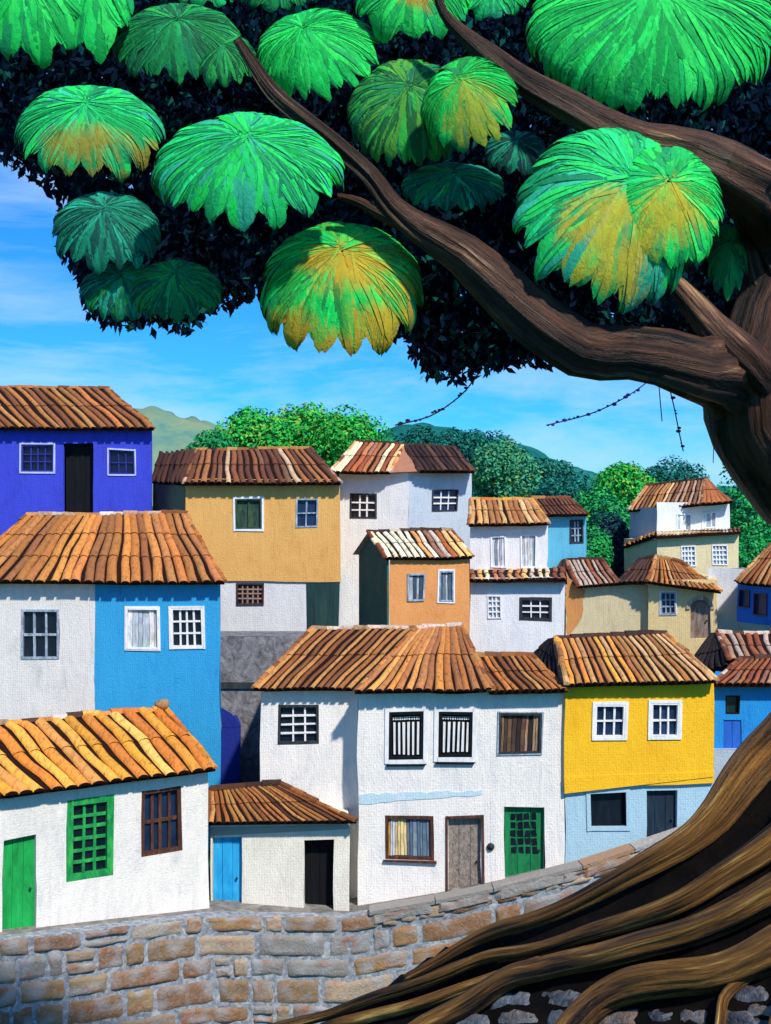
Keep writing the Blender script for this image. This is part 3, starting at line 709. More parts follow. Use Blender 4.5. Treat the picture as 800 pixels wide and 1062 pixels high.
# ---- beige house with arched door
h = house(665, 37.5, 7, 'beige house with arched door and two small roofs, right of centre')
fl = Fac(586.5, 38.3, 673, 38.2); fr = Fac(672, 37.9, 744, 37.4)
M_bg = plaster(lin('#cfc29c'), lin('#9a9078'), .5); M_bg2 = plaster(lin('#e6d098'), lin('#b0904e'), .45); M_orr = plaster(lin('#c48a52'), lin('#a8744a'), .5)
wall(h, fl, 6.5, Z(607, 38.2), 3, M_bg, label='grey-beige long wall')
strip(h, fl, [(587, 592), (597, 605), (606, 612), (603, 640), (592, 655), (587, 670)], M_orr, name='wall_patch', label='orange stained patch')
ops = [(685, 614, 701, 637), (716, 622, 737, 662)]
wall(h, fr, 6.5, Z(602, 37.9)+.02, 3.4, M_bg2, [fr.rect(ops[0][0], ops[0][1], ops[0][2], ops[0][3]), fr.rect(*ops[1])], label='sand coloured front')
window(h, fr, ops[0], 'grid', M_greyblue, M_navy, None, 3, 3, .04, .02, rec=.06, trim=M_offw, tw=.03)
M_ad = strokes('old_door_wood', [lin('#6a4e3c'), lin('#8a7868'), lin('#9a98a0')], 10, (1, 1, .3))
dd = door(h, fr, ops[1], M_ad, 3, rec=.08, label='arched weathered door')
u0, u1, z0, z1 = fr.rect(*ops[1]); ar = MB(); ru = (u1-u0)/2; K = 12; cu = (u0+u1)/2
for i in range(K):      # arched head: voussoirs above the leaf and spandrels masking its corners
    a0, a1 = math.pi*i/K, math.pi*(i+1)/K
    q = [(cu+ru*1.0*math.cos(a), z1-.28+.28*1.0*math.sin(a)) for a in (a0, a1)]; o = [(cu+(ru+.11)*math.cos(a), z1-.28+.4*math.sin(a)) for a in (a1, a0)]
    pts = q+o; ar.hexa([fr.pt(u, z, -.07) for u, z in pts]+[fr.pt(u, z, .035+.01*(i % 2)) for u, z in pts])
ar.build('arch', strokes('arch_stone', [lin('#5a4c44'), lin('#a89880'), lin('#d0c4a8')], 9), dd)
roof(h, P(599, 608, 38.0), P(642, 606, 38.0), P(625, 580, 40.5), P(588, 581, 40.5), 8, RED, 5, rp=DARK, label='small red and white striped roof')
roof(h, P(574, 598, 40), P(599, 608, 38.0), P(588, 581, 40.5), P(583, 582, 41), 4, DARK, 3, back=False, ridge=False, label='left end of the small roof, shade in its dark tiles')  # left end darkened by tile colour to show its shade
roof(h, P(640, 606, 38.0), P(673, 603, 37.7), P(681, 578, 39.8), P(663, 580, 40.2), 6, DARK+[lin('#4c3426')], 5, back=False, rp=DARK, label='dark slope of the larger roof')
roof(h, P(671, 603, 37.6), P(748, 614, 37.0), P(708, 583, 39.0), P(681, 578, 39.7), 12, GOLD[1:3]+BROWN[:3]+TAN[:2], 6, rp=BROWN, label='golden front slope of the larger roof')

# ---- upper right two-tier house
h = house(715, 44, 8, 'white house with beige lower storey, highest on the right below the trees')
M_li_shade = plaster(lin('#b4b2bc'), lin('#8a8c9c'), .5); M_bei = plaster(lin('#dccfa6'), lin('#a8a284'), .5)
f = Fac(681, 45.2, 757, 45.6); fs = Fac(653.5, 47.3, 681, 45.2)
ops = [(701, 532, 717, 550), (728, 531, 743, 548)]
wall(h, f, 10, Z(522, 45)+.05, 4, M_wb, [f.rect(*o) for o in ops], label='white upper wall')
wall(h, fs, 10, Z(526, 46), 2, M_li_shade, label='shaded lilac side wall')  # shade of the side face put into lilac plaster
for o in ops: window(h, f, o, 'planks', M_offw, M_greyblue, None, 4, 1, .04, rec=.05, pal=[lin('#8ea0b2'), lin('#dfe4ea'), lin('#b4c2ce')], label='small grey and white window')
f2 = Fac(682, 44, 767, 44.5); fs2 = Fac(648, 46.4, 682, 44)
ops = [(707, 566, 722, 587), (738, 565, 755, 586)]
wall(h, f2, 7.5, Z(551, 44)-.02, 4, M_bei, [f2.rect(*o) for o in ops], label='beige lower wall')
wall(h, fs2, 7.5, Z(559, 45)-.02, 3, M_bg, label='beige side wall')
for o in ops: window(h, f2, o, 'grid', M_offw, M_greyblue, None, 4, 4, .04, .02, rec=.05, label='pale grid window')
roof(h, P(681, 557, 43.7), P(769, 552, 44.2), P(768, 548, 44.9), P(681, 552, 44.6), 20, BROWN+CREAM, 2, back=False, ridge=False, label='thin tiled edge above the lower storey')
roof(h, P(647, 568, 46.2), P(681, 556, 43.7), P(681, 552, 44.3), P(649, 563, 46.5), 8, BROWN, 2, back=False, ridge=False)
roof(h, P(652, 529, 46.8), P(727, 523, 44.8), P(732, 497, 48), P(671, 504, 49), 15, CREAM[:3]+BROWN+TAN, 6, rp=DARK, right=None, fillw=.66)
roof(h, P(727, 523, 44.8), P(760, 521, 45.2), P(734, 497, 48), P(731, 497, 48), 6, [lin('#a86434'), lin('#8a4e2a'), lin('#965a30')], 6, back=False, ridge=False, fillw=.95, label='rusty brown right hip')

# ---- right edge houses
h = house(785, 36, 7.5, 'bright blue house cut by the right edge, above the dark roofed shed')
f = Fac(765, 37, 850, 34.2); M_bb = plaster(lin('#1a74d0'), lin('#1450a8'), .55); ops = [(767.5, 611, 778, 630), (782, 614, 796, 638)]
wall(h, f, Z(648, 36), Z(602, 37)+.02, 4, M_bb, [f.rect(*o) for o in ops])
for o in ops: window(h, f, o, 'plain', M_navy, M_navy, None, 1, 1, .03, rec=.06, label='dark blue window')
roof(h, P(763, 603, 36.8), P(856, 612, 33.9), P(850, 548, 36.5), P(806, 560, 38.5), 13, TAN+BROWN, 6, rp=DARK, wallm=M_bb)
h = empty('garden_wall', P(770, 660, 39)-Vector((0, 0, 2)), 'plain white wall sloping down below the bright blue house', 'wall')
f = Fac(735, 38.8, 860, 38.8); wall(h, f, 6, Z(590, 38.8), .4, plaster(lin('#ccd2da'), lin('#8a8c98'), .5))
h = house(770, 33, 6, 'dark shed with shaded black hip and red and white striped roof', 'shed', 'shed')
f = Fac(706, 32.6, 850, 32.6); wall(h, f, 5, Z(700, 32.6), 3, strokes('dark_plaster', [lin('#1c1a20'), lin('#35303a'), lin('#5a5560')], 3))  # dark grey plaster, tone varied by noise
roof(h, P(757, 684, 32), P(860, 688, 32), P(850, 656, 34.6), P(744, 657, 34.6), 11, RED, 4, rp=CREAM, left=None)
roof(h, P(702, 703, 33.5), P(758, 690, 31.9), P(746, 658, 34.6), P(738, 658, 34.8), 7, [lin('#161214'), lin('#221c1e'), lin('#0e0c0e')], 4, back=False, ridge=False, fillw=.6, label='left hip, shade in its black tiles')  # unlit side of the shed roof, shade put into black tile colours
h = house(770, 30, 5.6, 'small azure blue house with one dark window, between yellow house and tree', 'house')
f = Fac(740, 30, 850, 30); M_az = plaster(lin('#1c90da'), lin('#1c5cc4'), .6); ops = [(753, 721, 768, 740)]
lo = [(751, 746, 770, 778)]
wall(h, f, Z(777, 30), Z(710, 30)+.04, 2.2, M_az, [f.rect(*ops[0]), f.rect(*lo[0])])
window(h, f, ops[0], 'plain', M_blackp, glass(lin('#122a26')), None, 1, 1, .03, rec=.1)
door(h, f, lo[0], strokes('azure_door', [lin('#1a56b8'), lin('#2468cc')], 5), 2, handle=False, rec=.04, label='blue two-leaf door')
roof(h, P(738, 710, 29.7), P(856, 710, 29.7), P(850, 680, 31.6), P(768, 683, 31.6), 14, RED+BROWN[:2], 4, rp=DARK, left='wall', wallm=M_gap)
h = empty('low_wall', P(770, 800, 29)-Vector((0, 0, 1)), 'pale blue-grey wall under the azure house, behind the thick roots', 'wall')
f = Fac(739, 29.9, 850, 29.9); wall(h, f, 3, Z(777, 29.9)-.004, 2, plaster(lin('#a9bccb'), lin('#7d90a4'), .5))
h = empty('retaining_wall', P(280, 700, 33)-Vector((0, 0, 4)), 'rough grey retaining wall between the blue house and large white house', 'wall')
f = Fac(222, 33.2, 345, 33.2); M_gr = strokes('grey_render', [lin('#4a4a4e'), lin('#77777a'), lin('#95959a')], 5, (1, 1, .8), .95, .1, 1.3)
wall(h, f, 3, Z(660, 33.2), 1.5, M_gr)
cpb = MB(); fbox(cpb, f, 0, f.w, Z(714, 33.2), Z(708, 33.2), -.01, .06, j=.01); cpb.build('ledge', strokes('dark_ledge', [lin('#1c2228'), lin('#3a4048')], 5), h, wobble=True)

# ================================================================== distant hills and trees
def hill(name, pts, Y, depth, cols, sc, zb=8):
    """a rounded ridge: crest silhouette pts (px, py), falling away to front and back"""
    mb = MB(); rows = []; n = 70; x0, x1 = pts[0][0], pts[-1][0]
    def cy(x):
        for a, b in zip(pts, pts[1:]):
            if x <= b[0]: t = (x-a[0])/(b[0]-a[0]); t = t*t*(3-2*t)*.6+t*.4; return a[1]+(b[1]-a[1])*t
        return pts[-1][1]
    for i in range(n+1):
        px = x0+(x1-x0)*i/n; c = P(px, cy(px), Y); row = []
        for j in range(15):
            a = j/14*2-1; zz = zb+(c.z-zb)*math.cos(a*math.pi/2)**.8
            p = Vector((c.x*(1+a*.06), Y+a*depth, zz)); p.z += (1.3*nz3(p, .10, 2)+.9*nz3(p, .30, 4)+.35*nz3(p, .9, 5))*(Y/160); row.append(mb.vert(p))
        rows.append(row)
    for a, b in zip(rows, rows[1:]):
        for j in range(14): mb.face((a[j], b[j], b[j+1], a[j+1]))
    m = strokes(name+'_hazy_woodland', [lin(c) for c in cols], sc, (1, 1, 1), .95, .05, 1.0)  # distance haze put into the woodland colours
    return tag(mb.build(name, m, loc=(0, 0, 0), smooth=True), kind='structure')
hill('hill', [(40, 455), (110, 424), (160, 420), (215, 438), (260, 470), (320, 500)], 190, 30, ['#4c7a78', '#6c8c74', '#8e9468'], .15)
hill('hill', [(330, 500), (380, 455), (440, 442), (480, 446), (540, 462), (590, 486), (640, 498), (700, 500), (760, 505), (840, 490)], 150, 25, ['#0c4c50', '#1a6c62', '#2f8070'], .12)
def lump_tree(px, pyt, Y, rpx, ratio, palette, label, name='tree', n=1500, trunk=True, seed=0):
    rr = random.Random(seed*31+5); c0 = P(px, pyt, Y); r = rpx/F*Y; h = r*ratio
    ctr = c0-Vector((0, 0, h*.98)); zb = max(6, ctr.z-h-3.5)
    t = empty(name, (c0.x, Y, zb), label, 'tree', 'trees on the hill behind the houses')
    mb = MB(); lumps = [(ctr, 1.0)]
    for i in range(13):
        d = Vector((rr.gauss(0, 1), rr.gauss(0, .8), rr.gauss(.15, .8))).normalized()
        lumps.append((ctr+Vector((d.x*r*.62, d.y*r*.62, d.z*h*.58)), rr.uniform(.38, .58)))
    s = r*.034+.035
    for i in range(n):
        c, k = rr.choice(lumps) if rr.random() > .15 else lumps[0]
        if k == 1.0: k = .78
        d = Vector((rr.gauss(0, 1), rr.gauss(0, 1), rr.gauss(0, 1))).normalized(); q = k*rr.uniform(.72, 1.02)
        p = c+Vector((d.x*r*q, d.y*r*q, d.z*h*q))
        col = jit(rr.choice(palette), .22)
        if nz3(p, .8/r*2, seed) > .1: col = mixc(col, palette[0], .6)
        nrm = (d+Vector((rr.gauss(0, .5), rr.gauss(0, .5), rr.gauss(.3, .5)))).normalized(); a = nrm.orthogonal().normalized(); b = nrm.cross(a)
        th = rr.uniform(0, 6.28); a, b = a*math.cos(th)+b*math.sin(th), b*math.cos(th)-a*math.sin(th); ss = s*rr.uniform(.7, 1.5)
        mb.poly([p-a*ss, p-b*ss*.55, p+a*ss, p+b*ss*.55], col)
    mb.build('crown', M_leaf, t)
    tb = MB(); tube(tb, [(ctr.x, Y, zb-.3), (ctr.x+.1*r, Y, ctr.z-h*.3), (ctr.x, Y, ctr.z+h*.2)], [r*.13, r*.09, r*.04], 8); tb.build('trunk', M_bark, t, smooth=True)
def tube(mb, pts, rad, n=14, ridges=0, seed=0, col=(1, 1, 1), step=None, flat=1.0):
    pts = [Vector(p) for p in pts]
    # Catmull-Rom resample
    P2, R2 = [], []; m = len(pts)
    for i in range(m-1):
        p0, p1, p2, p3 = pts[max(0, i-1)], pts[i], pts[i+1], pts[min(m-1, i+2)]
        k = max(2, int((p2-p1).length/(step or max(rad[i], .02)*1.1)))
        for j in range(k):
            t = j/k; q = .5*((2*p1)+(p2-p0)*t+(2*p0-5*p1+4*p2-p3)*t*t+(3*p1-p0-3*p2+p3)*t**3); P2.append(q); R2.append(rad[i]+(rad[i+1]-rad[i])*t)
    P2.append(pts[-1]); R2.append(rad[-1]); up = None; rows = []; L_ = 0
    if ridges:
        for i in range(1, len(P2)-1):
            q = P2[i]; P2[i] = q+Vector((nz3(q, 1.6, seed), nz3(q, 1.6, seed+3), nz3(q, 1.6, seed+6)))*min(.12, R2[i]*.5)
    for i, p in enumerate(P2):
        d = (P2[min(i+1, len(P2)-1)]-P2[max(i-1, 0)]).normalized()
        if up is None: up = d.orthogonal().normalized()
        up = (up-d*up.dot(d)).normalized(); sd = d.cross(up)
        if i: L_ += (p-P2[i-1]).length
        row = []
        for q in range(n+1):
            a = 2*math.pi*q/n; r = R2[i]
            if ridges: r *= 1+ridges*noise.noise(Vector((math.cos(a)*2.3+seed, math.sin(a)*2.3, L_*.35)))+ridges*.6*noise.noise(Vector((math.cos(a)*5+seed, math.sin(a)*5, L_*.6+9)))+ridges*.6*noise.noise(Vector((seed, 3, L_*1.1)))+ridges*.45*noise.noise(Vector((math.cos(a)*9+seed, math.sin(a)*9, L_*.9+4)))
            row.append(mb.vert(p+(up*math.cos(a)+sd*math.sin(a))*r, col, (q/n*max(.3, min(1.2, rad[0]*2.2)), L_*.7+seed)))
        rows.append(row)
    for a, b in zip(rows, rows[1:]):
        for q in range(n): mb.face((a[q], a[q+1], b[q+1], b[q]))
    mb.face(rows[0][:-1][::-1]); mb.face(rows[-1][:-1])
BR = [lin('#1fae3c'), lin('#3cc04a'), lin('#109040'), lin('#7ab03c')]; MG = [lin('#1a9a50'), lin('#0e6e4c'), lin('#2fae4a')]; TL = [lin('#0f6a5c'), lin('#17806e'), lin('#0a4c50')]; DN = [lin('#0b3048'), lin('#0c4450'), lin('#0a2a3c')]
T = [(262, 425, 62, 42, .9, BR, 'bright green tree behind the tan house roof, left of its neighbour'), (312, 413, 64, 50, .9, BR, 'tallest bright green round tree behind the tan house'),
     (362, 424, 60, 44, .95, BR, 'bright green tree rising left of the upper middle white roof'), (222, 448, 58, 30, .9, MG, 'small darker green tree beside the violet house'),
     (430, 440, 80, 42, .9, TL, 'blue-green tree directly above the upper middle white roof'), (505, 446, 95, 44, .9, TL, 'broad blue-green tree on the far slope, farthest of the teal trees'), (560, 466, 90, 40, .9, [lin('#1a6c62'), lin('#2a8a6c'), lin('#125650')], 'sea-green tree on the far slope above the turquoise house'),
     (478, 441, 85, 34, .9, TL, 'teal tree right of the upper middle white roof'),
     (530, 455, 78, 42, 1.0, [lin('#3a9a6c'), lin('#2f8a74'), lin('#6aa058')], 'pale green tree above the white stepped house'), (585, 487, 72, 36, .9, TL, 'dark teal tree behind the turquoise house'),
     (618, 505, 58, 34, 1.1, MG, 'mid green tree between turquoise house and upper right house'), (652, 478, 66, 36, .9, BR, 'bright green tree just left of the upper right roof'),
     (700, 472, 72, 36, .9, TL, 'dark teal round tree above the upper right roof'), (632, 530, 50, 26, 1.6, DN, 'dark navy tree beside the upper right house'),
     (776, 478, 56, 38, 1.9, MG, 'tall green tree in front of the trunk at the right edge'), (778, 552, 50, 34, 1.2, MG, 'low dense green tree right of the upper right house'),
     (612, 545, 47, 22, 1.5, MG, 'narrow green tree right of the turquoise house')]
for i, (a, b, c, d, e, p, l) in enumerate(T): lump_tree(a, b, c, d, e, p, l, n=6500, seed=i)

# ================================================================== the great tree
tree = empty('tree', (5.3*TQ, 15*TQ, 12-2.2*TQ), 'huge spreading tree with twisting brown limbs, sprawling roots and fan-shaped green leaf clusters', 'tree')
def limb(name, pts, Y, seed, mat=M_bark, n=44, ridges=.2, label=None):
    mb = MB(); ps_, rs = [], []
    for q in pts:
        y = (q[3] if len(q) > 3 else Y)*TQ; ps_.append(P(q[0], q[1], y)); rs.append(q[2]/F*y)
    tube(mb, ps_, rs, n, ridges, seed); o = mb.build(name, mat, tree, smooth=True)
    if label: o['label'] = label
    return o
limb('trunk', [(960, 800, 100, 15), (935, 720, 84, 15), (902, 640, 72, 14.9), (890, 560, 66, 14.8), (846, 490, 64, 14.6), (806, 435, 64, 14.4), (792, 395, 56, 14.2), (800, 330, 40, 14.2), (818, 270, 36, 14.2)], 15, 1)
limb('branch', [(815, 445, 50, 14.3), (770, 398, 42, 14.2), (720, 378, 30), (660, 366, 26), (600, 358, 27), (555, 335, 27), (520, 300, 25), (480, 266, 20), (440, 240, 16), (410, 215, 12.5), (385, 182, 11), (350, 152, 10), (315, 125, 9), (285, 98, 8), (262, 65, 6), (245, 40, 4)], 13.0, 4, label='long lower limb reaching to the upper left')
limb('branch', [(835, 370, 36, 14.2), (828, 290, 36, 14.1), (805, 225, 36, 13.9), (768, 182, 30), (720, 158, 24), (665, 146, 19), (620, 128, 17), (575, 100, 16), (535, 76, 13), (505, 54, 11), (483, 36, 8), (462, 14, 5), (450, -20, 3)], 12.9, 8, label='upper limb curving over the right side')
limb('branch', [(800, 420, 32, 14.2), (765, 372, 22), (738, 338, 16), (712, 306, 12), (690, 280, 9), (660, 240, 6)], 13.4, 12, label='short fork under the yellowish leaves')
limb('branch', [(420, 232, 8), (395, 222, 7), (372, 210, 5), (350, 203, 3)], 13.05, 15)
limb('branch', [(800, 370, 22, 14.1), (795, 320, 13, 14.05), (780, 265, 9, 14), (768, 215, 6, 13.95)], 14, 17)

def root(pts, seed, lift=.0, rid=.24):
    mb = MB(); ps_, rs = [], []
    for q in pts:
        p = bank_pt(q[0], q[1], lift*TQ); ps_.append(p); rs.append(q[2]/F*p.y*(1.14 if q[2] > 7 else 1.0))
    tube(mb, ps_, rs, 36, rid, seed, step=.06); return mb.build('root', M_root, tree, smooth=True)
ROOTS = [
 [(940, 650, 60), (880, 705, 34), (835, 745, 22), (800, 778, 20), (772, 810, 19), (738, 846, 17), (700, 880, 13), (648, 910, 9), (598, 936, 7.5), (550, 956, 7), (505, 968, 7), (460, 993, 5), (420, 1016, 4)],
 [(940, 740, 50), (880, 800, 22), (830, 848, 15), (795, 876, 13), (752, 905, 11), (712, 930, 10), (668, 950, 9), (620, 966, 8), (565, 980, 7), (510, 991, 7), (460, 1012, 6), (400, 1032, 6), (340, 1052, 5), (290, 1066, 5), (250, 1080, 4)],
 [(940, 800, 46), (880, 860, 22), (835, 905, 16), (785, 938, 13), (738, 960, 12), (690, 977, 11), (630, 992, 10), (575, 1003, 10), (530, 1014, 10), (488, 1036, 10), (445, 1060, 9), (410, 1085, 8)],
 [(950, 880, 46), (890, 930, 24), (830, 970, 18), (785, 992, 16), (745, 1006, 15), (695, 1018, 14), (650, 1027, 14), (620, 1042, 13), (595, 1066, 13), (570, 1095, 12)],
 [(800, 985, 7), (778, 1008, 6), (762, 1022, 5), (750, 1036, 5), (747, 1062, 5), (744, 1090, 5)],
 [(520, 988, 4), (470, 1003, 4), (420, 1024, 4), (370, 1042, 4), (320, 1056, 4), (270, 1070, 4), (230, 1084, 4)],
 [(560, 997, 5), (500, 1018, 5), (450, 1036, 6), (400, 1051, 6), (350, 1064, 6), (300, 1082, 6)],
 [(890, 990, 20), (845, 1010, 11), (822, 1030, 9), (806, 1055, 7), (800, 1085, 7)],
]
for i, q in enumerate(ROOTS): root(q, 20+i*3.7, lift=.02 if i > 3 else .10)

# hanging vines
M_vine = strokes('vine', [lin('#120c14'), lin('#2a1c26')], 9); M_vinep = strokes('purple_vine', [lin('#1c1668'), lin('#32249a'), lin('#12102c')], 9)
def vine(pts, mat, r=.012, beads=True, seed=1, label=None):
    r *= TQ; mb = MB(); ps_ = [P(q[0], q[1], q[2]*TQ) for q in pts]; tube(mb, ps_, [r]*len(ps_), 5, 0, seed, step=.07); rr = random.Random(seed)
    if beads:
        for p, q in zip(ps_, ps_[1:]):
            k = max(2, int((q-p).length/.045))
            for i in range(k):
                c = p.lerp(q, (i+rr.random())/k)+Vector((rr.gauss(0, .006), rr.gauss(0, .006), rr.gauss(0, .006))); ball(mb, c, rr.uniform(.006, .017), (1, 1, 1), 5, 3, (1.3, 1, .8))
    o = mb.build('hanging_vine', mat, tree)
    if label: o['label'] = label
vine([(497, 386, 13.8), (484, 404, 13.7), (468, 418, 13.5), (445, 432, 13.3), (410, 441, 13.1)], M_vine, .008)
vine([(678, 391, 13.8), (660, 405, 13.7), (638, 418, 13.5), (610, 430, 13.3), (567, 441, 13)], M_vinep, .007, seed=3, label='purple flowering vine')
vine([(683, 390, 13.8), (685, 415, 13.8), (687, 437, 13.8)], M_vine, .006, False)
vine([(692, 392, 13.8), (699, 420, 13.8), (704, 445, 13.8), (709, 468, 13.8)], M_vine, .007, True, 5)
vine([(742, 425, 13.9), (741, 450, 13.9), (740, 480, 13.9)], M_vine, .005, False)

# inner foliage: deep volume of small leaves, crown shade put into their dark colour
poly = [(-120, 140), (0, 168), (28, 176), (42, 194), (62, 200), (58, 235), (62, 262), (80, 292), (92, 332), (120, 340), (160, 346), (205, 338), (232, 318), (262, 308), (300, 312), (340, 330), (400, 345), (424, 355), (430, 384), (452, 396), (480, 396), (520, 384), (560, 379), (610, 378), (650, 384), (690, 392), (760, 440), (900, 470), (980, 400), (980, -150), (-120, -150)]
def inside(x, y):
    c = False; j = len(poly)-1
    for i in range(len(poly)):
        xi, yi = poly[i]; xj, yj = poly[j]
        if (yi > y) != (yj > y) and x < (xj-xi)*(y-yi)/(yj-yi)+xi: c = not c
        j = i
    return c
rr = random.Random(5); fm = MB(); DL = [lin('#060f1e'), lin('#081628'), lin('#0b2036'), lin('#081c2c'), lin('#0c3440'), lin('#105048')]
cnt = 0
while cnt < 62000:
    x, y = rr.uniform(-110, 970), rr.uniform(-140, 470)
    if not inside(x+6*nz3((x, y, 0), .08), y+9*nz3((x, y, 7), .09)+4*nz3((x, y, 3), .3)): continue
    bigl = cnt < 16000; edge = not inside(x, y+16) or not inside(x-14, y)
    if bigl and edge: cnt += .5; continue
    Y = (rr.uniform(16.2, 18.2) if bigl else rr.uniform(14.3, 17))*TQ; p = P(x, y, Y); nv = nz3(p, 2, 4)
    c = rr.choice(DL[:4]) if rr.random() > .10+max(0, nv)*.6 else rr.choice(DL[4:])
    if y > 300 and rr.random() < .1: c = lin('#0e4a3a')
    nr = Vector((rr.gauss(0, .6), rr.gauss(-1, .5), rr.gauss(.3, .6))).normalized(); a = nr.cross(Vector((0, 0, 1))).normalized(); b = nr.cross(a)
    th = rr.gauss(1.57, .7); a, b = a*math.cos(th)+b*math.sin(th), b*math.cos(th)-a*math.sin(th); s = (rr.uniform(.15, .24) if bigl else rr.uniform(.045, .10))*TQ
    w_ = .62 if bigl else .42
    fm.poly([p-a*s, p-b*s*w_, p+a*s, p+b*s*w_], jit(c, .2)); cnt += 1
fo = fm.build('foliage', M_dleaf, tree); fo['label'] = 'mass of inner leaves, crown shade in their dark navy-green'

# bright fan-shaped clusters: hundreds of drooping blades radiating from a hub over a domed form
def cluster(cx, cy, rx, ry, pal, Y=13.4, tilt=52, n=420, fingers=18, depth=.32, yel=None, ycol=None, seed=0, hubx=0, tmax=104, wpx=4.6, label=None, gap=.8, base_t=.48):
    """a drooping fan: rounded fingers round a hub, each built of overlapping broad and narrow blades"""
    rr = random.Random(seed*17+3); Y *= TQ; c = P(cx, cy, Y); k = Y/F; ax, az, ay = rx*k, ry*k, min(rx, ry)*k*depth*1.1
    T_ = R(tilt); hub = Vector((hubx, -math.sin(T_), math.cos(T_))).normalized()
    e1 = hub.cross(Vector((0, 1, 0))).normalized(); e2 = hub.cross(e1).normalized(); mb = MB()
    cuts = [0]
    for _ in range(fingers): cuts.append(cuts[-1]+rr.uniform(.7, 1.35))
    cuts = [2*math.pi*x/cuts[-1]+seed for x in cuts]; fl = [rr.uniform(.78, 1.06) for _ in range(fingers)]; ft = [rr.uniform(-.5, .5) for _ in range(fingers)]
    nb = int(n*.5); nf = int(n*1.15)
    for i in range(nb+nf):
        big = i < nb; fk = i % fingers if big else rr.randrange(fingers)
        a0, a1 = cuts[fk], cuts[fk+1]; mid = (a0+a1)/2; off = rr.uniform(-1, 1); half = (a1-a0)/2
        end = R(tmax)*fl[fk]*(1-.30*abs(off)**1.8)*rr.uniform(.97, 1.01)
        if big: st_ = R(rr.uniform(2, 10)); en_ = end; lay = .955+rr.uniform(-.012, .01); ww = wpx*1.2*k
        else:
            q = rr.random()**.8; ln = rr.uniform(.25, .6)*R(tmax); en_ = min(end, end*q+ln*.55); st_ = max(.12, en_-ln); lay = .985+rr.uniform(-.02, .02); ww = wpx*rr.uniform(.3, .95)*k
        S_ = 9 if big else 6; tone = nz3((fk*1.7, st_*.8, off*.6), .9, seed)+ft[fk]*.35
        base = pal[min(len(pal)-1, max(0, int((tone*.8+.5+rr.uniform(-.16, .16))*len(pal))))]; base = jit(base, .06)
        if not big and rr.random() < .15: base = tuple(min(.85, x*1.28) for x in base)
        if not big and rr.random() < .10: base = mixc(base, lin('#0c6a58'), .6)
        ysh = rr.uniform(-.55, .35); sp = .02 if big else .05
        hb = (hub+e1*rr.gauss(0, sp)+e2*rr.gauss(0, sp)).normalized(); f1 = (e1-hb*e1.dot(hb)).normalized(); f2 = hb.cross(f1)*(1 if hb.cross(f1).dot(e2) > 0 else -1)
        prev = None; cv = rr.uniform(-.05, .05)
        for s in range(S_+1):
            t = s/S_; tau = st_+(en_-st_)*t; u = min(1, tau/R(tmax))
            nar = 1-gap*max(0, (u-base_t)/(1-base_t))**1.1           # fingers narrow towards their tips
            ph = mid+off*half*nar+cv*math.sin(t*2.5)+(1-u)**2*off*.4
            d = hb*math.cos(tau)+(f1*math.cos(ph)+f2*math.sin(ph))*math.sin(tau)
            bul = 1+.04*math.sin(tau*2)+.05*(1-abs(off)**2)*u+.05*nz3(d, 2.2, seed)
            p = c+Vector((d.x*ax, d.y*ay, d.z*az))*lay*bul
            tg = hub.cross(d); tg = tg.normalized() if tg.length > 1e-3 else e1
            wd = ww*min(1, .35+tau*1.1)*math.sqrt(max(0.0, 1-max(0, (t-.72)/.28)**2))*(1 if big else min(1, .35+t*3)) + ww*.05
            nn = d.normalized(); col = base
            if yel:
                pxx, pyy = CX+p.x/p.y*F, CY-(p.z-CH)/p.y*F; yv = 0
                for (yx, yy, yr, ys) in yel:
                    q = 1-math.hypot((pxx-yx)/yr, (pyy-yy)/ys); yv = max(yv, q)
                if yv > 0: col = mixc(base, ycol, max(0, min(.82, yv*1.5+.8*nz3(p, 7, seed)+ysh)))
            a = mb.vert(p-tg*wd, col); m_ = mb.vert(p+nn*wd*(.03 if big else .14), col); b = mb.vert(p+tg*wd, col)
            if prev: mb.face((prev[0], prev[1], m_, a)); mb.face((prev[1], prev[2], b, m_))
            prev = (a, m_, b)
    o = mb.build('leaf_cluster', M_leaf, tree, smooth=True)
    if label: o['label'] = label
EM = [lin(x) for x in ('#0fc24e', '#18d45a', '#0aa84a', '#2adc5c', '#10b858')]
EMT = [lin(x) for x in ('#12b85e', '#1cc870', '#0e9c58', '#20d462', '#2cae88')]
MGN = [lin(x) for x in ('#0c7a40', '#0e8e4a', '#0a5c3a', '#24a04a')]
TEAL = [lin(x) for x in ('#0c6a54', '#128a68', '#0a5048', '#1c9c7c')]
OLV = [lin(x) for x in ('#1c8a3c', '#2ea83e', '#14602e', '#4c9a34', '#1a7a48')]
YEL = lin('#d8a81c'); ORG = lin('#b87a24')
YEG = mixc(YEL, lin('#7ab42c'), .3)
cluster(30, 8, 66, 66, EM, seed=1, fingers=13, tilt=60, n=520, wpx=6, label='bright green drooping cluster at the upper left')
cluster(100, 0, 40, 66, EM, seed=21, fingers=9, tilt=60, n=300, wpx=6)
cluster(185, 52, 66, 46, MGN, Y=13.6, seed=2, fingers=20, n=560, wpx=3.8)
cluster(232, 66, 34, 30, MGN, Y=13.55, seed=22, fingers=13, n=260, wpx=3.6)
cluster(92, 145, 75, 54, EMT, seed=3, fingers=17, n=560, yel=[(85, 150, 65, 26), (150, 165, 18, 26), (95, 185, 45, 14)], ycol=mixc(ORG, lin('#7a9a2c'), .45), label='green cluster streaked with orange brown')
cluster(258, 186, 96, 64, EMT+EM[:2], Y=12.8, seed=4, fingers=19, n=820, wpx=5.2, label='widest emerald fan-shaped cluster')
cluster(110, 246, 54, 45, TEAL, Y=13.5, seed=5, fingers=16, n=400, wpx=4.4)
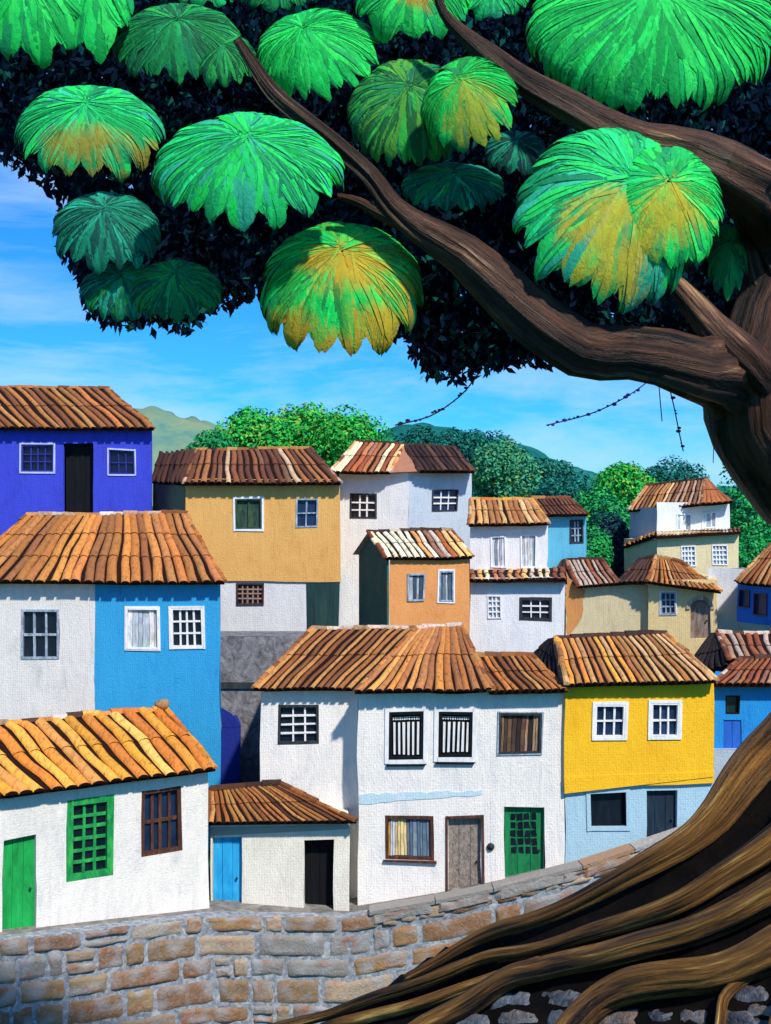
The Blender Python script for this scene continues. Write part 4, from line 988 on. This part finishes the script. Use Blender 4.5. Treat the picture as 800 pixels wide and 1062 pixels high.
cluster(128, 306, 44, 32, TEAL+MGN[:2], Y=13.7, seed=6, fingers=18, n=340, wpx=3.4)
cluster(182, 306, 48, 34, MGN+TEAL[:1]+OLV[:1], Y=13.65, seed=26, fingers=18, n=360, wpx=3.4)
cluster(355, 308, 82, 73, OLV[:2]+EM[:2]+OLV[3:4], seed=7, fingers=15, n=700, wpx=6, tmax=112, gap=.85, base_t=.3, yel=[(365, 275, 60, 35), (305, 345, 35, 35), (400, 330, 45, 50), (350, 365, 75, 25)], ycol=lin('#c8981c'), label='yellowing cluster hanging lowest against the sky')
cluster(334, 64, 64, 52, EM, Y=13.5, seed=8, fingers=18, n=560, hubx=-.3, label='bright green cluster above the tip of the lower limb')
cluster(425, 122, 62, 57, OLV, seed=9, fingers=24, n=560, tilt=62, wpx=3.6, gap=.3)
cluster(490, 116, 50, 54, OLV[:2]+EM[:2], Y=12.8, seed=10, fingers=15, n=420, yel=[(495, 115, 42, 40)], ycol=lin('#9aa42c'), hubx=-.3)
cluster(470, 198, 52, 28, EMT[2:3]+TEAL+EMT[:1], Y=13.7, seed=11, fingers=18, n=320, wpx=4)
cluster(430, 4, 60, 48, EM, seed=12, fingers=11, n=420, tilt=60, wpx=6, yel=[(430, -2, 25, 15)], ycol=ORG)
cluster(512, -2, 36, 26, EMT, seed=13, fingers=11, n=240, tilt=60)
cluster(678, 38, 127, 84, EM, seed=14, fingers=34, n=1300, tilt=62, wpx=5.4, gap=.25, label='largest bright cluster, at the top right')
cluster(628, 234, 92, 94, EMT, Y=12.75, seed=16, fingers=19, n=820, tilt=64, wpx=6, yel=[(625, 245, 50, 65), (655, 270, 30, 50)], ycol=YEG, hubx=.25, label='big green cluster with a soft yellow centre')
cluster(690, 222, 58, 66, EM+EMT[:1], Y=12.6, seed=17, fingers=15, n=520, tilt=62, wpx=5.6, gap=.3, yel=[(695, 222, 50, 42), (660, 255, 28, 45)], ycol=YEG, label='bright green and yellow cluster beside the upper limb')
cluster(755, 275, 20, 40, MGN, Y=13.9, seed=19, fingers=11, n=200, wpx=3)
cluster(535, 162, 32, 26, TEAL+DL[4:], Y=13.9, seed=20, fingers=13, n=200, wpx=3.4)
cluster(288, -6, 40, 22, MGN, Y=13.8, seed=23, fingers=13, n=200)
cluster(215, -8, 35, 20, EMT, Y=13.8, seed=24, fingers=11, n=160)
